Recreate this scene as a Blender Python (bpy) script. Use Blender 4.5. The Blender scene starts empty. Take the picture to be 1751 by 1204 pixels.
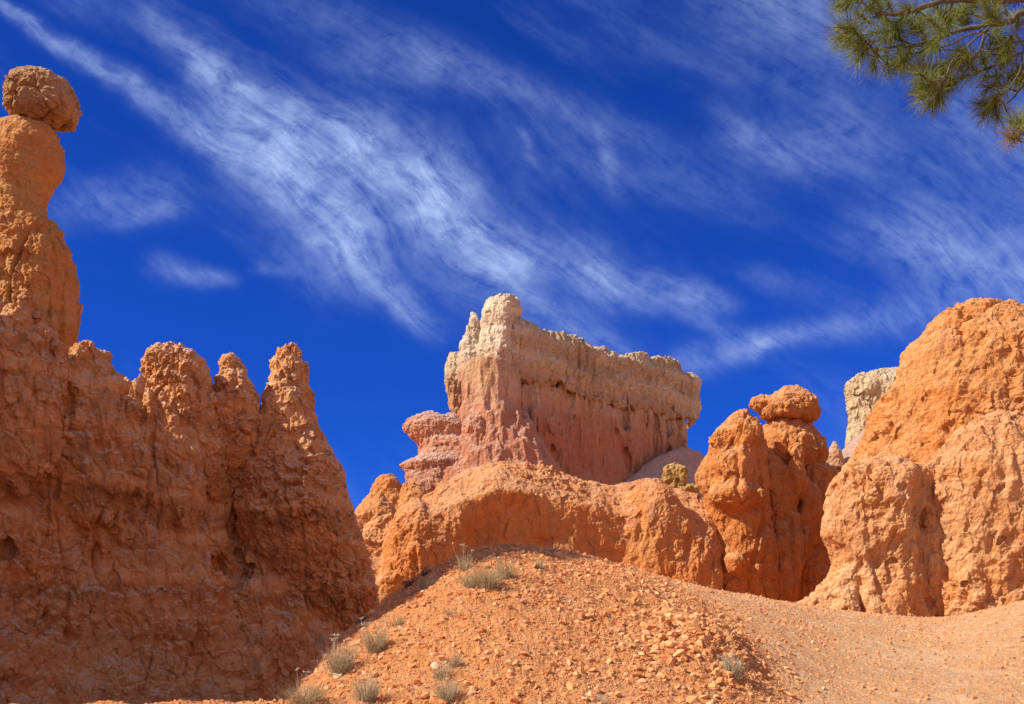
import bpy, bmesh, math, random
import numpy as np
from mathutils import Vector

random.seed(11)
RNG = np.random.default_rng(11)
SC = bpy.context.scene
COL = SC.collection
F32 = np.float32

# ------------------------------------------------------------------ camera
FPX, U0, HOR, CAMZ = 1877.0, 875.5, 1150.0, 1.6      # focal length in photo pixels, optical axis column, horizon row
cam = bpy.data.cameras.new('camera')
camo = bpy.data.objects.new('camera', cam)
COL.objects.link(camo)
camo.location = (0, 0, CAMZ)
camo.rotation_euler = (math.radians(90), 0, 0)
cam.sensor_width = 36
cam.lens = 36 * FPX / 1751
cam.shift_y = (HOR - 602) / 1751
cam.clip_end = 8000
cam.clip_start = 0.05
SC.camera = camo

# ------------------------------------------------------------------ light
SUN_EL, SUN_FRONT = math.radians(40), math.radians(16)   # sun: to the left, a little towards the camera
SDIR = Vector((-math.cos(SUN_EL) * math.cos(SUN_FRONT), -math.cos(SUN_EL) * math.sin(SUN_FRONT), math.sin(SUN_EL)))
sl = bpy.data.lights.new('sun', 'SUN')
sl.energy = 5.0
sl.angle = math.radians(0.5)
sl.color = (1.0, 0.93, 0.80)
so = bpy.data.objects.new('sun', sl)
COL.objects.link(so)
so.rotation_euler = (-SDIR).to_track_quat('-Z', 'Y').to_euler()
so.location = (-30, -10, 40)

SC.view_settings.view_transform = 'Standard'
SC.view_settings.look = 'None'
SC.view_settings.exposure = 0.40
SC.view_settings.gamma = 1.0
SC.cycles.max_bounces = 6
SC.cycles.diffuse_bounces = 4


class NT:
    """small helper that writes shader maths as expressions"""
    def __init__(self, tree):
        self.t = tree
        self.n = tree.nodes
        self.l = tree.links

    def put(self, sock, val):
        if isinstance(val, (int, float)):
            try:
                sock.default_value = val
            except TypeError:
                sock.default_value = (val, val, val)
        elif isinstance(val, (tuple, list)):
            v = list(val)
            if len(sock.default_value) == 4 and len(v) == 3:
                v = v + [1.0]
            sock.default_value = v
        else:
            self.l.new(val, sock)

    def m(self, op, a, b=0.0, c=0.0, clamp=False):
        nd = self.n.new('ShaderNodeMath')
        nd.operation = op
        nd.use_clamp = clamp
        self.put(nd.inputs[0], a)
        self.put(nd.inputs[1], b)
        self.put(nd.inputs[2], c)
        return nd.outputs[0]

    def vm(self, op, a, b=(0, 0, 0)):
        nd = self.n.new('ShaderNodeVectorMath')
        nd.operation = op
        self.put(nd.inputs[0], a)
        if op == 'SCALE':
            self.put(nd.inputs['Scale'], b)
        else:
            self.put(nd.inputs[1], b)
        return nd.outputs[1] if op in ('DOT_PRODUCT', 'LENGTH') else nd.outputs[0]

    def xyz(self, v):
        nd = self.n.new('ShaderNodeSeparateXYZ')
        self.l.new(v, nd.inputs[0])
        return nd.outputs

    def cxyz(self, x, y, z):
        nd = self.n.new('ShaderNodeCombineXYZ')
        self.put(nd.inputs[0], x)
        self.put(nd.inputs[1], y)
        self.put(nd.inputs[2], z)
        return nd.outputs[0]

    def noise(self, vec, scale, detail=4.0, rough=0.55, dist=0.0, color=False):
        nd = self.n.new('ShaderNodeTexNoise')
        self.l.new(vec, nd.inputs['Vector'])
        self.put(nd.inputs['Scale'], scale)
        self.put(nd.inputs['Detail'], detail)
        self.put(nd.inputs['Roughness'], rough)
        self.put(nd.inputs['Distortion'], dist)
        return nd.outputs['Color' if color else 'Fac']

    def ramp(self, x, lo, hi, smooth=True):
        nd = self.n.new('ShaderNodeMapRange')
        nd.interpolation_type = 'SMOOTHSTEP' if smooth else 'LINEAR'
        nd.clamp = True
        self.put(nd.inputs['Value'], x)
        self.put(nd.inputs['From Min'], lo)
        self.put(nd.inputs['From Max'], hi)
        return nd.outputs[0]

    def mix(self, f, a, b, mode='MIX'):
        nd = self.n.new('ShaderNodeMix')
        nd.data_type = 'RGBA'
        nd.blend_type = mode
        self.put(nd.inputs[0], f)
        self.put(nd.inputs[6], a)
        self.put(nd.inputs[7], b)
        return nd.outputs[2]


# ------------------------------------------------------------------ sky: deep blue with cirrus, all on the direction sphere
def make_world():
    w = bpy.data.worlds.new('World')
    SC.world = w
    w.use_nodes = True
    t = w.node_tree
    t.nodes.clear()
    N = NT(t)
    out = t.nodes.new('ShaderNodeOutputWorld')
    bg = t.nodes.new('ShaderNodeBackground')
    bg.inputs['Strength'].default_value = 0.085
    t.links.new(bg.outputs[0], out.inputs[0])
    sky = t.nodes.new('ShaderNodeTexSky')
    sky.sky_type = 'NISHITA'
    sky.sun_disc = False
    sky.sun_elevation = SUN_EL
    sky.sun_rotation = math.radians(270) - SUN_FRONT
    sky.altitude = 2400
    sky.air_density = 1.0
    sky.dust_density = 0.2
    sky.ozone_density = 3.0
    # polarised, saturated blue
    tint = N.mix(1.0, sky.outputs[0], SKY_TINT, 'MULTIPLY')
    tc = t.nodes.new('ShaderNodeTexCoord')
    d = tc.outputs['Generated']
    x, y, z = N.xyz(d)[0:3]
    yy = N.m('MAXIMUM', y, 0.08)
    a = N.m('DIVIDE', x, yy)
    b = N.m('DIVIDE', z, yy)
    pu = N.m('MULTIPLY_ADD', a, FPX / 1000, U0 / 1000)
    pv = N.m('MULTIPLY_ADD', b, -FPX / 1000, HOR / 1000)
    P = N.cxyz(pu, pv, 0.0)
    # domain warp for wispy edges
    w1 = N.noise(P, 3.2, 3.0, 0.5, color=True)
    w1 = N.vm('SCALE', N.vm('SUBTRACT', w1, (0.5, 0.5, 0.5)), 0.07)
    w2 = N.noise(P, 13.0, 4.0, 0.6, color=True)
    w2 = N.vm('SCALE', N.vm('SUBTRACT', w2, (0.5, 0.5, 0.5)), 0.028)
    Q = N.vm('ADD', N.vm('ADD', P, w1), w2)

    def streak(p0, p1, wa, wb, s, endsoft=0.25):
        p0 = (p0[0] / 1000, p0[1] / 1000); p1 = (p1[0] / 1000, p1[1] / 1000)
        dx, dy = p1[0] - p0[0], p1[1] - p0[1]
        L = math.hypot(dx, dy)
        dx /= L; dy /= L
        rel = N.vm('SUBTRACT', Q, (p0[0], p0[1], 0.0))
        tt = N.m('DIVIDE', N.vm('DOT_PRODUCT', rel, (dx, dy, 0.0)), L)
        ss = N.vm('DOT_PRODUCT', rel, (-dy, dx, 0.0))
        wd = N.m('MULTIPLY_ADD', N.m('MINIMUM', N.m('MAXIMUM', tt, 0.0), 1.0), (wb - wa) / 1000, wa / 1000)
        g = N.m('DIVIDE', ss, wd)
        g = N.m('EXPONENT', N.m('MULTIPLY', N.m('MULTIPLY', g, g), -1.0))
        e0 = N.ramp(tt, -endsoft, endsoft)
        e1 = N.ramp(tt, 1 + endsoft, 1 - endsoft)
        return N.m('MULTIPLY', N.m('MULTIPLY', g, s), N.m('MULTIPLY', e0, e1))

    tot = None
    for st in STREAKS:
        q = streak(*st)
        tot = q if tot is None else N.m('ADD', tot, q)

    # fibres along the flow (down to the right) and fine mottling across it
    def rot(vec, ang, sx, sy):
        c, s_ = math.cos(ang), math.sin(ang)
        u = N.m('MULTIPLY', N.vm('DOT_PRODUCT', vec, (c, s_, 0)), sx)
        v = N.m('MULTIPLY', N.vm('DOT_PRODUCT', vec, (-s_, c, 0)), sy)
        return N.cxyz(u, v, 0.0)
    w0 = N.vm('SCALE', N.vm('SUBTRACT', N.noise(P, 1.5, 2.0, 0.5, color=True), (0.5, 0.5, 0.5)), 0.18)
    P3 = N.vm('ADD', N.vm('ADD', P, w0), N.vm('ADD', N.vm('SCALE', w1, 0.9), N.vm('SCALE', w2, 0.5)))
    f1 = N.noise(rot(P3, math.radians(40), 5.0, 38.0), 1.0, 9.0, 0.70, 0.35)
    f2 = N.noise(rot(P3, math.radians(20), 16.0, 40.0), 1.0, 9.0, 0.70, 0.5)
    f3 = N.noise(rot(Q, math.radians(30), 1.6, 5.0), 1.0, 4.0, 0.6, 0.4)
    f5 = N.noise(Q, 20.0, 9.0, 0.70, 0.2)
    fib = N.m('ADD', N.m('ADD', N.m('MULTIPLY', f1, 0.50), N.m('MULTIPLY', f2, 0.26)), N.m('MULTIPLY', f5, 0.44))
    fib = N.ramp(fib, 0.46, 0.76, False)
    veil = N.m('MULTIPLY', N.ramp(f3, 0.46, 0.85), 0.32)
    dens = N.m('ADD', N.m('MULTIPLY', tot, N.m('MULTIPLY_ADD', fib, 0.84, 0.09)), N.m('MULTIPLY', veil, N.m('MULTIPLY_ADD', fib, 0.9, 0.1)))
    # rest of the sky dome (behind and beside the camera): unseen white veil, added to lift the shade
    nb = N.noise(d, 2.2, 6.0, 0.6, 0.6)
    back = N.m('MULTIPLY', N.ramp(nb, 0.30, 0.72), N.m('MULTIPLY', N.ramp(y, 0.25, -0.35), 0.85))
    front = N.m('MULTIPLY', dens, N.ramp(y, 0.05, 0.35))
    colr = N.mix(N.m('MINIMUM', front, 0.95), tint, CLOUD_COL)
    colr = N.mix(back, colr, FILL_VEIL_COL)
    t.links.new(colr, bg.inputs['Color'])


SKY_TINT = (0.07, 0.34, 1.22)
FILL_VEIL_COL = (7.4, 7.2, 7.3)  # bright veil out of view, added as fill for the shaded rock
CLOUD_COL = (3.8, 5.1, 8.4)
STREAKS = [
    # start, end, half width at both ends, strength, end softness
    ((330, 110), (640, 430), 40, 105, 0.24, 0.25),
    ((480, 200), (860, 480), 90, 100, 0.24, 0.25),
    ((-40, -10), (400, 262), 10, 26, 0.72, 0.10),
    ((240, 20), (400, 160), 24, 34, 0.40, 0.25),
    ((330, 90), (480, 300), 34, 66, 0.50, 0.25),
    ((440, 250), (620, 440), 70, 52, 0.66, 0.25),
    ((560, 400), (740, 555), 50, 22, 0.72, 0.22),
    ((430, 160), (640, 260), 40, 60, 0.55, 0.25),
    ((600, 230), (770, 340), 55, 70, 0.66, 0.25),
    ((720, 300), (880, 500), 66, 40, 0.72, 0.22),
    ((860, 420), (1040, 470), 46, 44, 0.55, 0.25),
    ((1000, 470), (1250, 518), 48, 22, 0.60, 0.22),
    ((480, -10), (820, 130), 40, 30, 0.26, 0.25),
    ((760, 120), (1130, 240), 30, 24, 0.30, 0.25),
    ((560, 100), (760, 130), 26, 40, 0.28, 0.25),
    ((900, 250), (1280, 340), 40, 40, 0.20, 0.25),
    ((1220, -60), (1560, 40), 120, 140, 0.50, 0.30),
    ((1230, 190), (1400, 290), 26, 40, 0.34, 0.30),
    ((1230, 240), (1520, 230), 30, 60, 0.24, 0.30),
    ((1480, 390), (1850, 500), 50, 110, 0.62, 0.30),
    ((1600, 180), (1850, 290), 80, 110, 0.40, 0.30),
    ((1140, 625), (1330, 588), 28, 22, 0.44, 0.25),
    ((1180, 540), (1320, 600), 14, 20, 0.30, 0.25),
    ((1270, 610), (1620, 530), 14, 36, 0.40, 0.25),
    ((80, 360), (310, 320), 34, 40, 0.34, 0.30),
    ((200, 380), (310, 350), 14, 18, 0.30, 0.30),
    ((255, 455), (385, 475), 20, 14, 0.42, 0.30),
    ((430, 455), (510, 472), 14, 10, 0.20, 0.30),
    ((880, 510), (1080, 600), 22, 28, 0.44, 0.25),
    ((1030, 210), (1060, 330), 8, 14, 0.26, 0.25),
    ((890, 230), (920, 280), 8, 12, 0.28, 0.25),
]
make_world()

# ------------------------------------------------------------------ numeric helpers: noise
_perm = RNG.permutation(256).astype(np.int32)
PERM = np.concatenate([_perm, _perm, _perm])
_g = RNG.normal(size=(256, 3))
GRAD = (_g / np.linalg.norm(_g, axis=1, keepdims=True)).astype(F32)
JIT = RNG.random((256, 3)).astype(F32)


def _perlin(p):
    i = np.floor(p).astype(np.int32)
    f = (p - i).astype(F32)
    i &= 255
    w = f * f * f * (f * (f * 6 - 15) + 10)
    res = 0
    hx = [PERM[i[:, 0]], PERM[i[:, 0] + 1]]
    for dx in (0, 1):
        for dy in (0, 1):
            hxy = PERM[hx[dx] + i[:, 1] + dy]
            for dz in (0, 1):
                g = GRAD[PERM[hxy + i[:, 2] + dz]]
                dot = g[:, 0] * (f[:, 0] - dx) + g[:, 1] * (f[:, 1] - dy) + g[:, 2] * (f[:, 2] - dz)
                ww = (w[:, 0] if dx else 1 - w[:, 0]) * (w[:, 1] if dy else 1 - w[:, 1]) * (w[:, 2] if dz else 1 - w[:, 2])
                res = res + dot * ww
    return res * 1.5


def perlin(p):
    out = np.empty(len(p), F32)
    for k in range(0, len(p), 200000):
        out[k:k + 200000] = _perlin(p[k:k + 200000])
    return out


def fbm(p, octv=3, gain=0.5, kind=0):
    """kind 0 plain, 1 billow (round lumps, sharp creases), 2 ridged"""
    s = 0; a = 1.0; tot = 0
    q = np.asarray(p, F32)
    for k in range(octv):
        n = perlin(q + 17.3 * k)
        if kind == 1:
            n = np.abs(n) * 2 - 0.45
        elif kind == 2:
            n = 0.45 - np.abs(n) * 2
        s = s + n * a
        tot += a
        a *= gain
        q = q * 2.03
    return s / tot


def worley(p):
    """F1 and F2 over the 8 nearest cells"""
    o1 = np.empty(len(p), F32); o2 = np.empty(len(p), F32)
    for k in range(0, len(p), 200000):
        q = p[k:k + 200000].astype(F32)
        b = np.floor(q - 0.5).astype(np.int32)
        f1 = np.full(len(q), 9, F32); f2 = np.full(len(q), 9, F32)
        for dx in (0, 1):
            for dy in (0, 1):
                for dz in (0, 1):
                    c = b + np.array([dx, dy, dz], np.int32)
                    m = c & 255
                    h = PERM[PERM[PERM[m[:, 0]] + m[:, 1]] + m[:, 2]]
                    pt = c + 0.15 + 0.7 * JIT[h]
                    d = ((pt - q) ** 2).sum(1)
                    f2 = np.minimum(f2, np.maximum(f1, d))
                    f1 = np.minimum(f1, d)
        o1[k:k + 200000] = np.sqrt(f1); o2[k:k + 200000] = np.sqrt(f2)
    return o1, o2


def blocks(p):
    """a tilted random facet per cell"""
    out = np.empty(len(p), F32)
    for k in range(0, len(p), 200000):
        q = p[k:k + 200000].astype(F32)
        b = np.floor(q - 0.5).astype(np.int32)
        best = np.full(len(q), 9, F32); val = np.zeros(len(q), F32)
        for dx in (0, 1):
            for dy in (0, 1):
                for dz in (0, 1):
                    c = b + np.array([dx, dy, dz], np.int32)
                    m = c & 255
                    h = PERM[PERM[PERM[m[:, 0]] + m[:, 1]] + m[:, 2]]
                    dv = q - (c + 0.15 + 0.7 * JIT[h])
                    d = (dv ** 2).sum(1)
                    near = d < best
                    best = np.where(near, d, best)
                    val = np.where(near, (JIT[h, 0] - 0.5) * 1.1 + (GRAD[h] * dv).sum(1) * 1.3, val)
        out[k:k + 200000] = val
    return out


# ------------------------------------------------------------------ numeric helpers: surfaces
def surface_nets(S, org, h):
    """closed quad surface of S < 0 on a regular grid"""
    nx, ny, nz = S.shape
    ins = S < 0
    c = ins[:-1, :-1, :-1].astype(np.int8)
    cnt = 0
    for dx in (0, 1):
        for dy in (0, 1):
            for dz in (0, 1):
                cnt = cnt + ins[dx:nx - 1 + dx, dy:ny - 1 + dy, dz:nz - 1 + dz].astype(np.int8)
    act = (cnt > 0) & (cnt < 8)
    idx = np.argwhere(act)
    vid = np.full(act.shape, -1, np.int64)
    vid[act] = np.arange(len(idx))
    cs = {}
    for dx in (0, 1):
        for dy in (0, 1):
            for dz in (0, 1):
                cs[(dx, dy, dz)] = S[idx[:, 0] + dx, idx[:, 1] + dy, idx[:, 2] + dz]
    acc = np.zeros((len(idx), 3)); n = np.zeros(len(idx))
    keys = list(cs)
    for k in keys:
        for ax in range(3):
            if k[ax]:
                continue
            k2 = list(k); k2[ax] = 1; k2 = tuple(k2)
            a, b = cs[k], cs[k2]
            cr = (a < 0) != (b < 0)
            t = np.where(cr, a / np.where(cr, a - b, 1), 0)
            p = np.empty((len(idx), 3)); p[:] = k
            p[:, ax] = t
            acc[cr] += p[cr]; n[cr] += 1
    V = (idx + acc / n[:, None]) * h + org
    quads = []
    for ax in range(3):
        sl0 = [slice(None)] * 3; sl1 = [slice(None)] * 3
        sl0[ax] = slice(0, -1); sl1[ax] = slice(1, None)
        A = ins[tuple(sl0)]; B = ins[tuple(sl1)]
        cr = A != B
        o = [i for i in range(3) if i != ax]
        e = np.argwhere(cr)
        e = e[(e[:, o[0]] > 0) & (e[:, o[1]] > 0) & (e[:, o[0]] < S.shape[o[0]] - 1) & (e[:, o[1]] < S.shape[o[1]] - 1)]
        flip = A[e[:, 0], e[:, 1], e[:, 2]]
        def cell(d0, d1):
            q = e.copy(); q[:, o[0]] -= d0; q[:, o[1]] -= d1
            return vid[q[:, 0], q[:, 1], q[:, 2]]
        Q = np.stack([cell(1, 1), cell(0, 1), cell(0, 0), cell(1, 0)], 1)
        if ax == 1:
            flip = ~flip
        Q[~flip] = Q[~flip][:, ::-1]
        quads.append(Q)
    return V, np.concatenate(quads)


def catmull(V, Fq):
    n = len(V)
    fp = V[Fq].mean(1)
    e = np.stack([Fq, np.roll(Fq, -1, 1)], 2).reshape(-1, 2)
    es = np.sort(e, 1)
    key = es[:, 0].astype(np.int64) * n + es[:, 1]
    uk, first, inv, cn = np.unique(key, return_index=True, return_inverse=True, return_counts=True)
    ue = es[first]
    mid = (V[ue[:, 0]] + V[ue[:, 1]]) / 2
    fid = np.repeat(np.arange(len(Fq)), 4)
    fa = np.zeros((len(uk), 3))
    for k in range(3):
        fa[:, k] = np.bincount(inv, weights=fp[fid, k], minlength=len(uk))
    ep = (mid + fa / cn[:, None]) / 2
    Fs = np.zeros((n, 3)); Rs = np.zeros((n, 3))
    vi = Fq.ravel()
    fc = np.bincount(vi, minlength=n); ec = np.bincount(ue.ravel(), minlength=n)
    for k in range(3):
        Fs[:, k] = np.bincount(vi, weights=fp[fid, k], minlength=n)
        Rs[:, k] = np.bincount(ue.ravel(), weights=np.repeat(mid[:, k], 2), minlength=n)
    fc = np.maximum(fc, 1)[:, None]; val = np.maximum(ec, 1)[:, None]
    vp = (Fs / fc + 2 * Rs / val + (val - 3) * V) / val
    nv = np.concatenate([vp, ep, fp])
    ei = (n + inv).reshape(-1, 4)
    fi = n + len(uk) + np.arange(len(Fq))
    nf = np.stack([Fq, ei, np.repeat(fi[:, None], 4, 1), np.roll(ei, 1, 1)], 2).reshape(-1, 4)
    return nv, nf


def normals(V, Fq):
    d1 = V[Fq[:, 2]] - V[Fq[:, 0]]; d2 = V[Fq[:, 3]] - V[Fq[:, 1]]
    fn = np.cross(d1, d2)
    N = np.zeros_like(V)
    for k in range(3):
        N[:, k] = np.bincount(Fq.ravel(), weights=np.repeat(fn[:, k], 4), minlength=len(V))
    return N / np.maximum(np.linalg.norm(N, axis=1, keepdims=True), 1e-12)


def mesh_np(name, V, Fc, smooth=True):
    """mesh from arrays; Fc is (n,k) with constant k"""
    me = bpy.data.meshes.new(name)
    k = Fc.shape[1]
    me.vertices.add(len(V))
    me.vertices.foreach_set('co', np.ascontiguousarray(V, F32).ravel())
    me.loops.add(Fc.size)
    me.loops.foreach_set('vertex_index', np.ascontiguousarray(Fc, np.int32).ravel())
    me.polygons.add(len(Fc))
    me.polygons.foreach_set('loop_start', np.arange(0, Fc.size, k, dtype=np.int32))
    me.polygons.foreach_set('loop_total', np.full(len(Fc), k, np.int32))
    me.polygons.foreach_set('use_smooth', np.full(len(Fc), smooth, bool))
    me.update(calc_edges=True)
    return me


# ------------------------------------------------------------------ scene helpers
def tag(o, label=None, cat=None, group=None, kind=None):
    if label: o['label'] = label
    if cat: o['category'] = cat
    if group: o['group'] = group
    if kind: o['kind'] = kind
    return o


def thing(name, label, cat, loc, group=None):
    o = bpy.data.objects.new(name, None)
    COL.objects.link(o)
    o.location = loc
    o.empty_display_size = 0.3
    return tag(o, label, cat, group)


def link_mesh(name, me, mat, parent=None):
    o = bpy.data.objects.new(name, me)
    me.materials.append(mat)
    COL.objects.link(o)
    if parent: o.parent = parent
    return o


def W(u, v, D):
    """point at distance D (metres ahead) that the photograph shows at pixel u, v"""
    return np.array([(u - U0) * D / FPX, D, CAMZ + (HOR - v) * D / FPX])


def smin(a, b, k):
    h = np.clip(0.5 + 0.5 * (b - a) / k, 0, 1)
    return b + (a - b) * h - k * h * (1 - h)


def smax(a, b, k):
    return -smin(-a, -b, k)


# lobes: each returns (function(X,Y,Z) -> approx. distance in metres, bounding box)
def loft(rows, D, kd=0.8, p=2.0, dD=None, rot=0.0):
    """stack of rounded cross-sections; rows are (v, left u, right u)"""
    px = D / FPX
    r = np.array(sorted(rows, key=lambda q: -q[0]), float)
    z = CAMZ + (HOR - r[:, 0]) * px
    c = ((r[:, 1] + r[:, 2]) / 2 - U0) * px
    w = np.maximum((r[:, 2] - r[:, 1]) / 2 * px, px)
    yc = np.full(len(r), D) if dD is None else D + np.interp(r[:, 0], [q[0] for q in dD], [q[1] for q in dD])

    def f(X, Y, Z):
        zc = np.clip(Z, z[0], z[-1])
        cc = np.interp(zc, z, c); ww = np.interp(zc, z, w); yy = np.interp(zc, z, yc)
        ex, ey = (X - cc) / ww, (Y - yy) / (ww * kd)
        if rot:
            cr, sr = math.cos(rot), math.sin(rot)
            q = p / (p - 1)
            e = (abs(cr) ** q + abs(sr) ** q) ** (1 / q)
            ex, ey = (cr * ex + sr * ey) * e, (-sr * ex + cr * ey) * e
        rr = (np.abs(ex) ** p + np.abs(ey) ** p) ** (1 / p)
        d = (rr - 1) * ww * min(1, kd)
        return np.maximum(d, np.maximum(Z - z[-1], z[0] - Z))
    wm = w.max() * max(1, kd)
    return f, np.array([[(c - w).min(), yc.min() - wm, z[0]], [(c + w).max(), yc.max() + wm, z[-1]]])


def wall(prof, vbot, front, back, rnd=14, rag=0):
    """ridge or wall under a skyline; prof is (u, v, D), front and back are (depth under skyline px, thickness px)"""
    pr = np.array([W(*q) for q in prof])
    Dm = pr[:, 1].mean(); px = Dm / FPX
    xs, ys, zs = pr[:, 0], pr[:, 1], pr[:, 2]
    zb = CAMZ + (HOR - vbot) * px
    fh = np.array(front, float) * px; bh = np.array(back, float) * px
    k = rnd * px

    def f(X, Y, Z):
        xc = np.clip(X, xs[0], xs[-1])
        yc = np.interp(xc, xs, ys); zt = np.interp(xc, xs, zs)
        h = np.maximum(zt - Z, 0)
        df = (yc - Y) - np.interp(h, fh[:, 0], fh[:, 1])
        db = (Y - yc) - np.interp(h, bh[:, 0], bh[:, 1])
        d = smax(np.maximum(df, db) * 0.85, Z - zt - 0.2 * k, k)
        d = smax(d, np.maximum(xs[0] - X, X - xs[-1]), k)
        zz = zb - Z
        if rag:
            line = np.stack([X[:, 0, 0] / (34 * px), X[:, 0, 0] * 0 + 0.37, X[:, 0, 0] * 0 + 4.1], 1)
            zz = zz + (rag * px * fbm(line, 4, 0.6))[:, None, None]
        return np.maximum(d, zz)
    return f, np.array([[xs[0], ys.min() - fh[:, 1].max(), zb], [xs[-1], ys.max() + bh[:, 1].max(), zs.max() + k]])


def blob(u, v, D, ru, rv, rd=None, p=2.0):
    px = D / FPX
    c = W(u, v, D)
    r = np.array([ru, rd or ru, rv]) * px

    def f(X, Y, Z):
        q = (np.abs((X - c[0]) / r[0]) ** p + np.abs((Y - c[1]) / r[1]) ** p + np.abs((Z - c[2]) / r[2]) ** p) ** (1 / p)
        return (q - 1) * r.min()
    return f, np.array([c - r, c + r])


def disp(pts, spec, px, seed, vary=False):
    """sum of noise layers in metres at points; spec rows are (kind, period px, vertical stretch, amplitude px)"""
    q = (pts / px).astype(F32)
    tot = np.zeros(len(pts), F32)
    for n, (kind, per, vs, amp) in enumerate(spec):
        s = q / np.array([per, per, per * vs], F32) + np.array([seed * 7.1 + n * 3.7, seed * 3.3, n * 5.9 + seed], F32)
        if kind == 'fbm':
            v = fbm(s, 3)
        elif kind == 'bil':
            v = fbm(s, 2, 0.5, 1)
        elif kind == 'rid':
            v = fbm(s, 2, 0.5, 2)
        elif kind == 'wor':
            a, b = worley(s + 0.35 * fbm(s * 0.7 + 9, 1)[:, None]); v = 0.6 - a * 1.3
        elif kind == 'crk':
            a, b = worley(s + 0.35 * fbm(s * 0.7 + 9, 1)[:, None]); v = -np.clip(1 - (b - a) / 0.14, 0, 1)
        elif kind == 'rok':      # broken rock: warped, sharp creased octaves
            w0 = perlin(s * 0.8 + 3.1); w1 = perlin(s * 0.8 + 8.7)
            s2 = s + 0.45 * np.stack([w0, w1, 0.5 * (w0 - w1)], 1)
            v = 0.6 * fbm(s2, 3, 0.6, 1) + 0.5 * fbm(s2 * 1.7 + 31, 2, 0.6, 2)
        elif kind == 'blk':      # broken blocks: each cell stands in or out a little
            w0 = perlin(s * 1.3 + 3.1); w1 = perlin(s * 1.3 + 8.7)
            v = blocks(s + 0.35 * np.stack([w0, w1, 0.5 * (w0 - w1)], 1))
        elif kind == 'pit':
            v = -np.clip((perlin(s) - 0.34) * 4, 0, 1)
        elif kind == 'str':      # ledges: layers with gently wandering levels
            zz = q[:, 2] / per + fbm(q / 160.0 + seed, 2) * 0.9
            t = np.stack([np.full(len(q), seed * 5.5, F32), np.full(len(q), 2.2, F32), zz], 1)
            v = fbm(t, 2)
        tot += v * (amp * px)
    if vary:
        tot *= np.clip(0.95 + 0.9 * perlin(q / 120.0 + seed * 2.3), 0.72, 1.5)
    return tot


def build(name, lobes, D, mat, parent, vox=5.0, sub=2, k=12, carve=(), ck=10, coarse=(), fine=(), seed=1, label=None, mask=None):
    px = D / FPX
    h = vox * px
    bb = np.array([l[1] for l in lobes])
    lo = bb[:, 0].min(0) - 24 * px - 2 * h; hi = bb[:, 1].max(0) + 24 * px + 2 * h
    n = np.ceil((hi - lo) / h).astype(int) + 1
    ax = [lo[i] + h * np.arange(n[i]) for i in range(3)]
    X, Y, Z = np.meshgrid(*ax, indexing='ij')
    X = X.astype(F32); Y = Y.astype(F32); Z = Z.astype(F32)
    S = None
    for l in lobes:
        q = l[0](X, Y, Z)
        S = q if S is None else smin(S, q, k * px)
    for c in carve:
        S = smax(S, -c[0](X, Y, Z), ck * px)
    if coarse:
        near = np.abs(S) < 45 * px
        pts = np.stack([X[near], Y[near], Z[near]], 1)
        S[near] -= disp(pts, coarse, px, seed)
    S[0] = S[-1] = 1; S[:, 0] = S[:, -1] = 1; S[:, :, 0] = S[:, :, -1] = 1
    V, Q = surface_nets(S, lo, h)
    for _ in range(sub):
        V, Q = catmull(V, Q)
    if fine:
        nr = normals(V, Q)
        V = V + nr * disp(V, fine, px, seed + 50, True)[:, None]
    base = np.array(parent.location) if parent else np.zeros(3)
    me = mesh_np(name, V - base, Q)
    o = link_mesh(name, me, mat, parent)
    if label: o['label'] = label
    print('   ', name, len(V), tuple(n))
    return o


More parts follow.
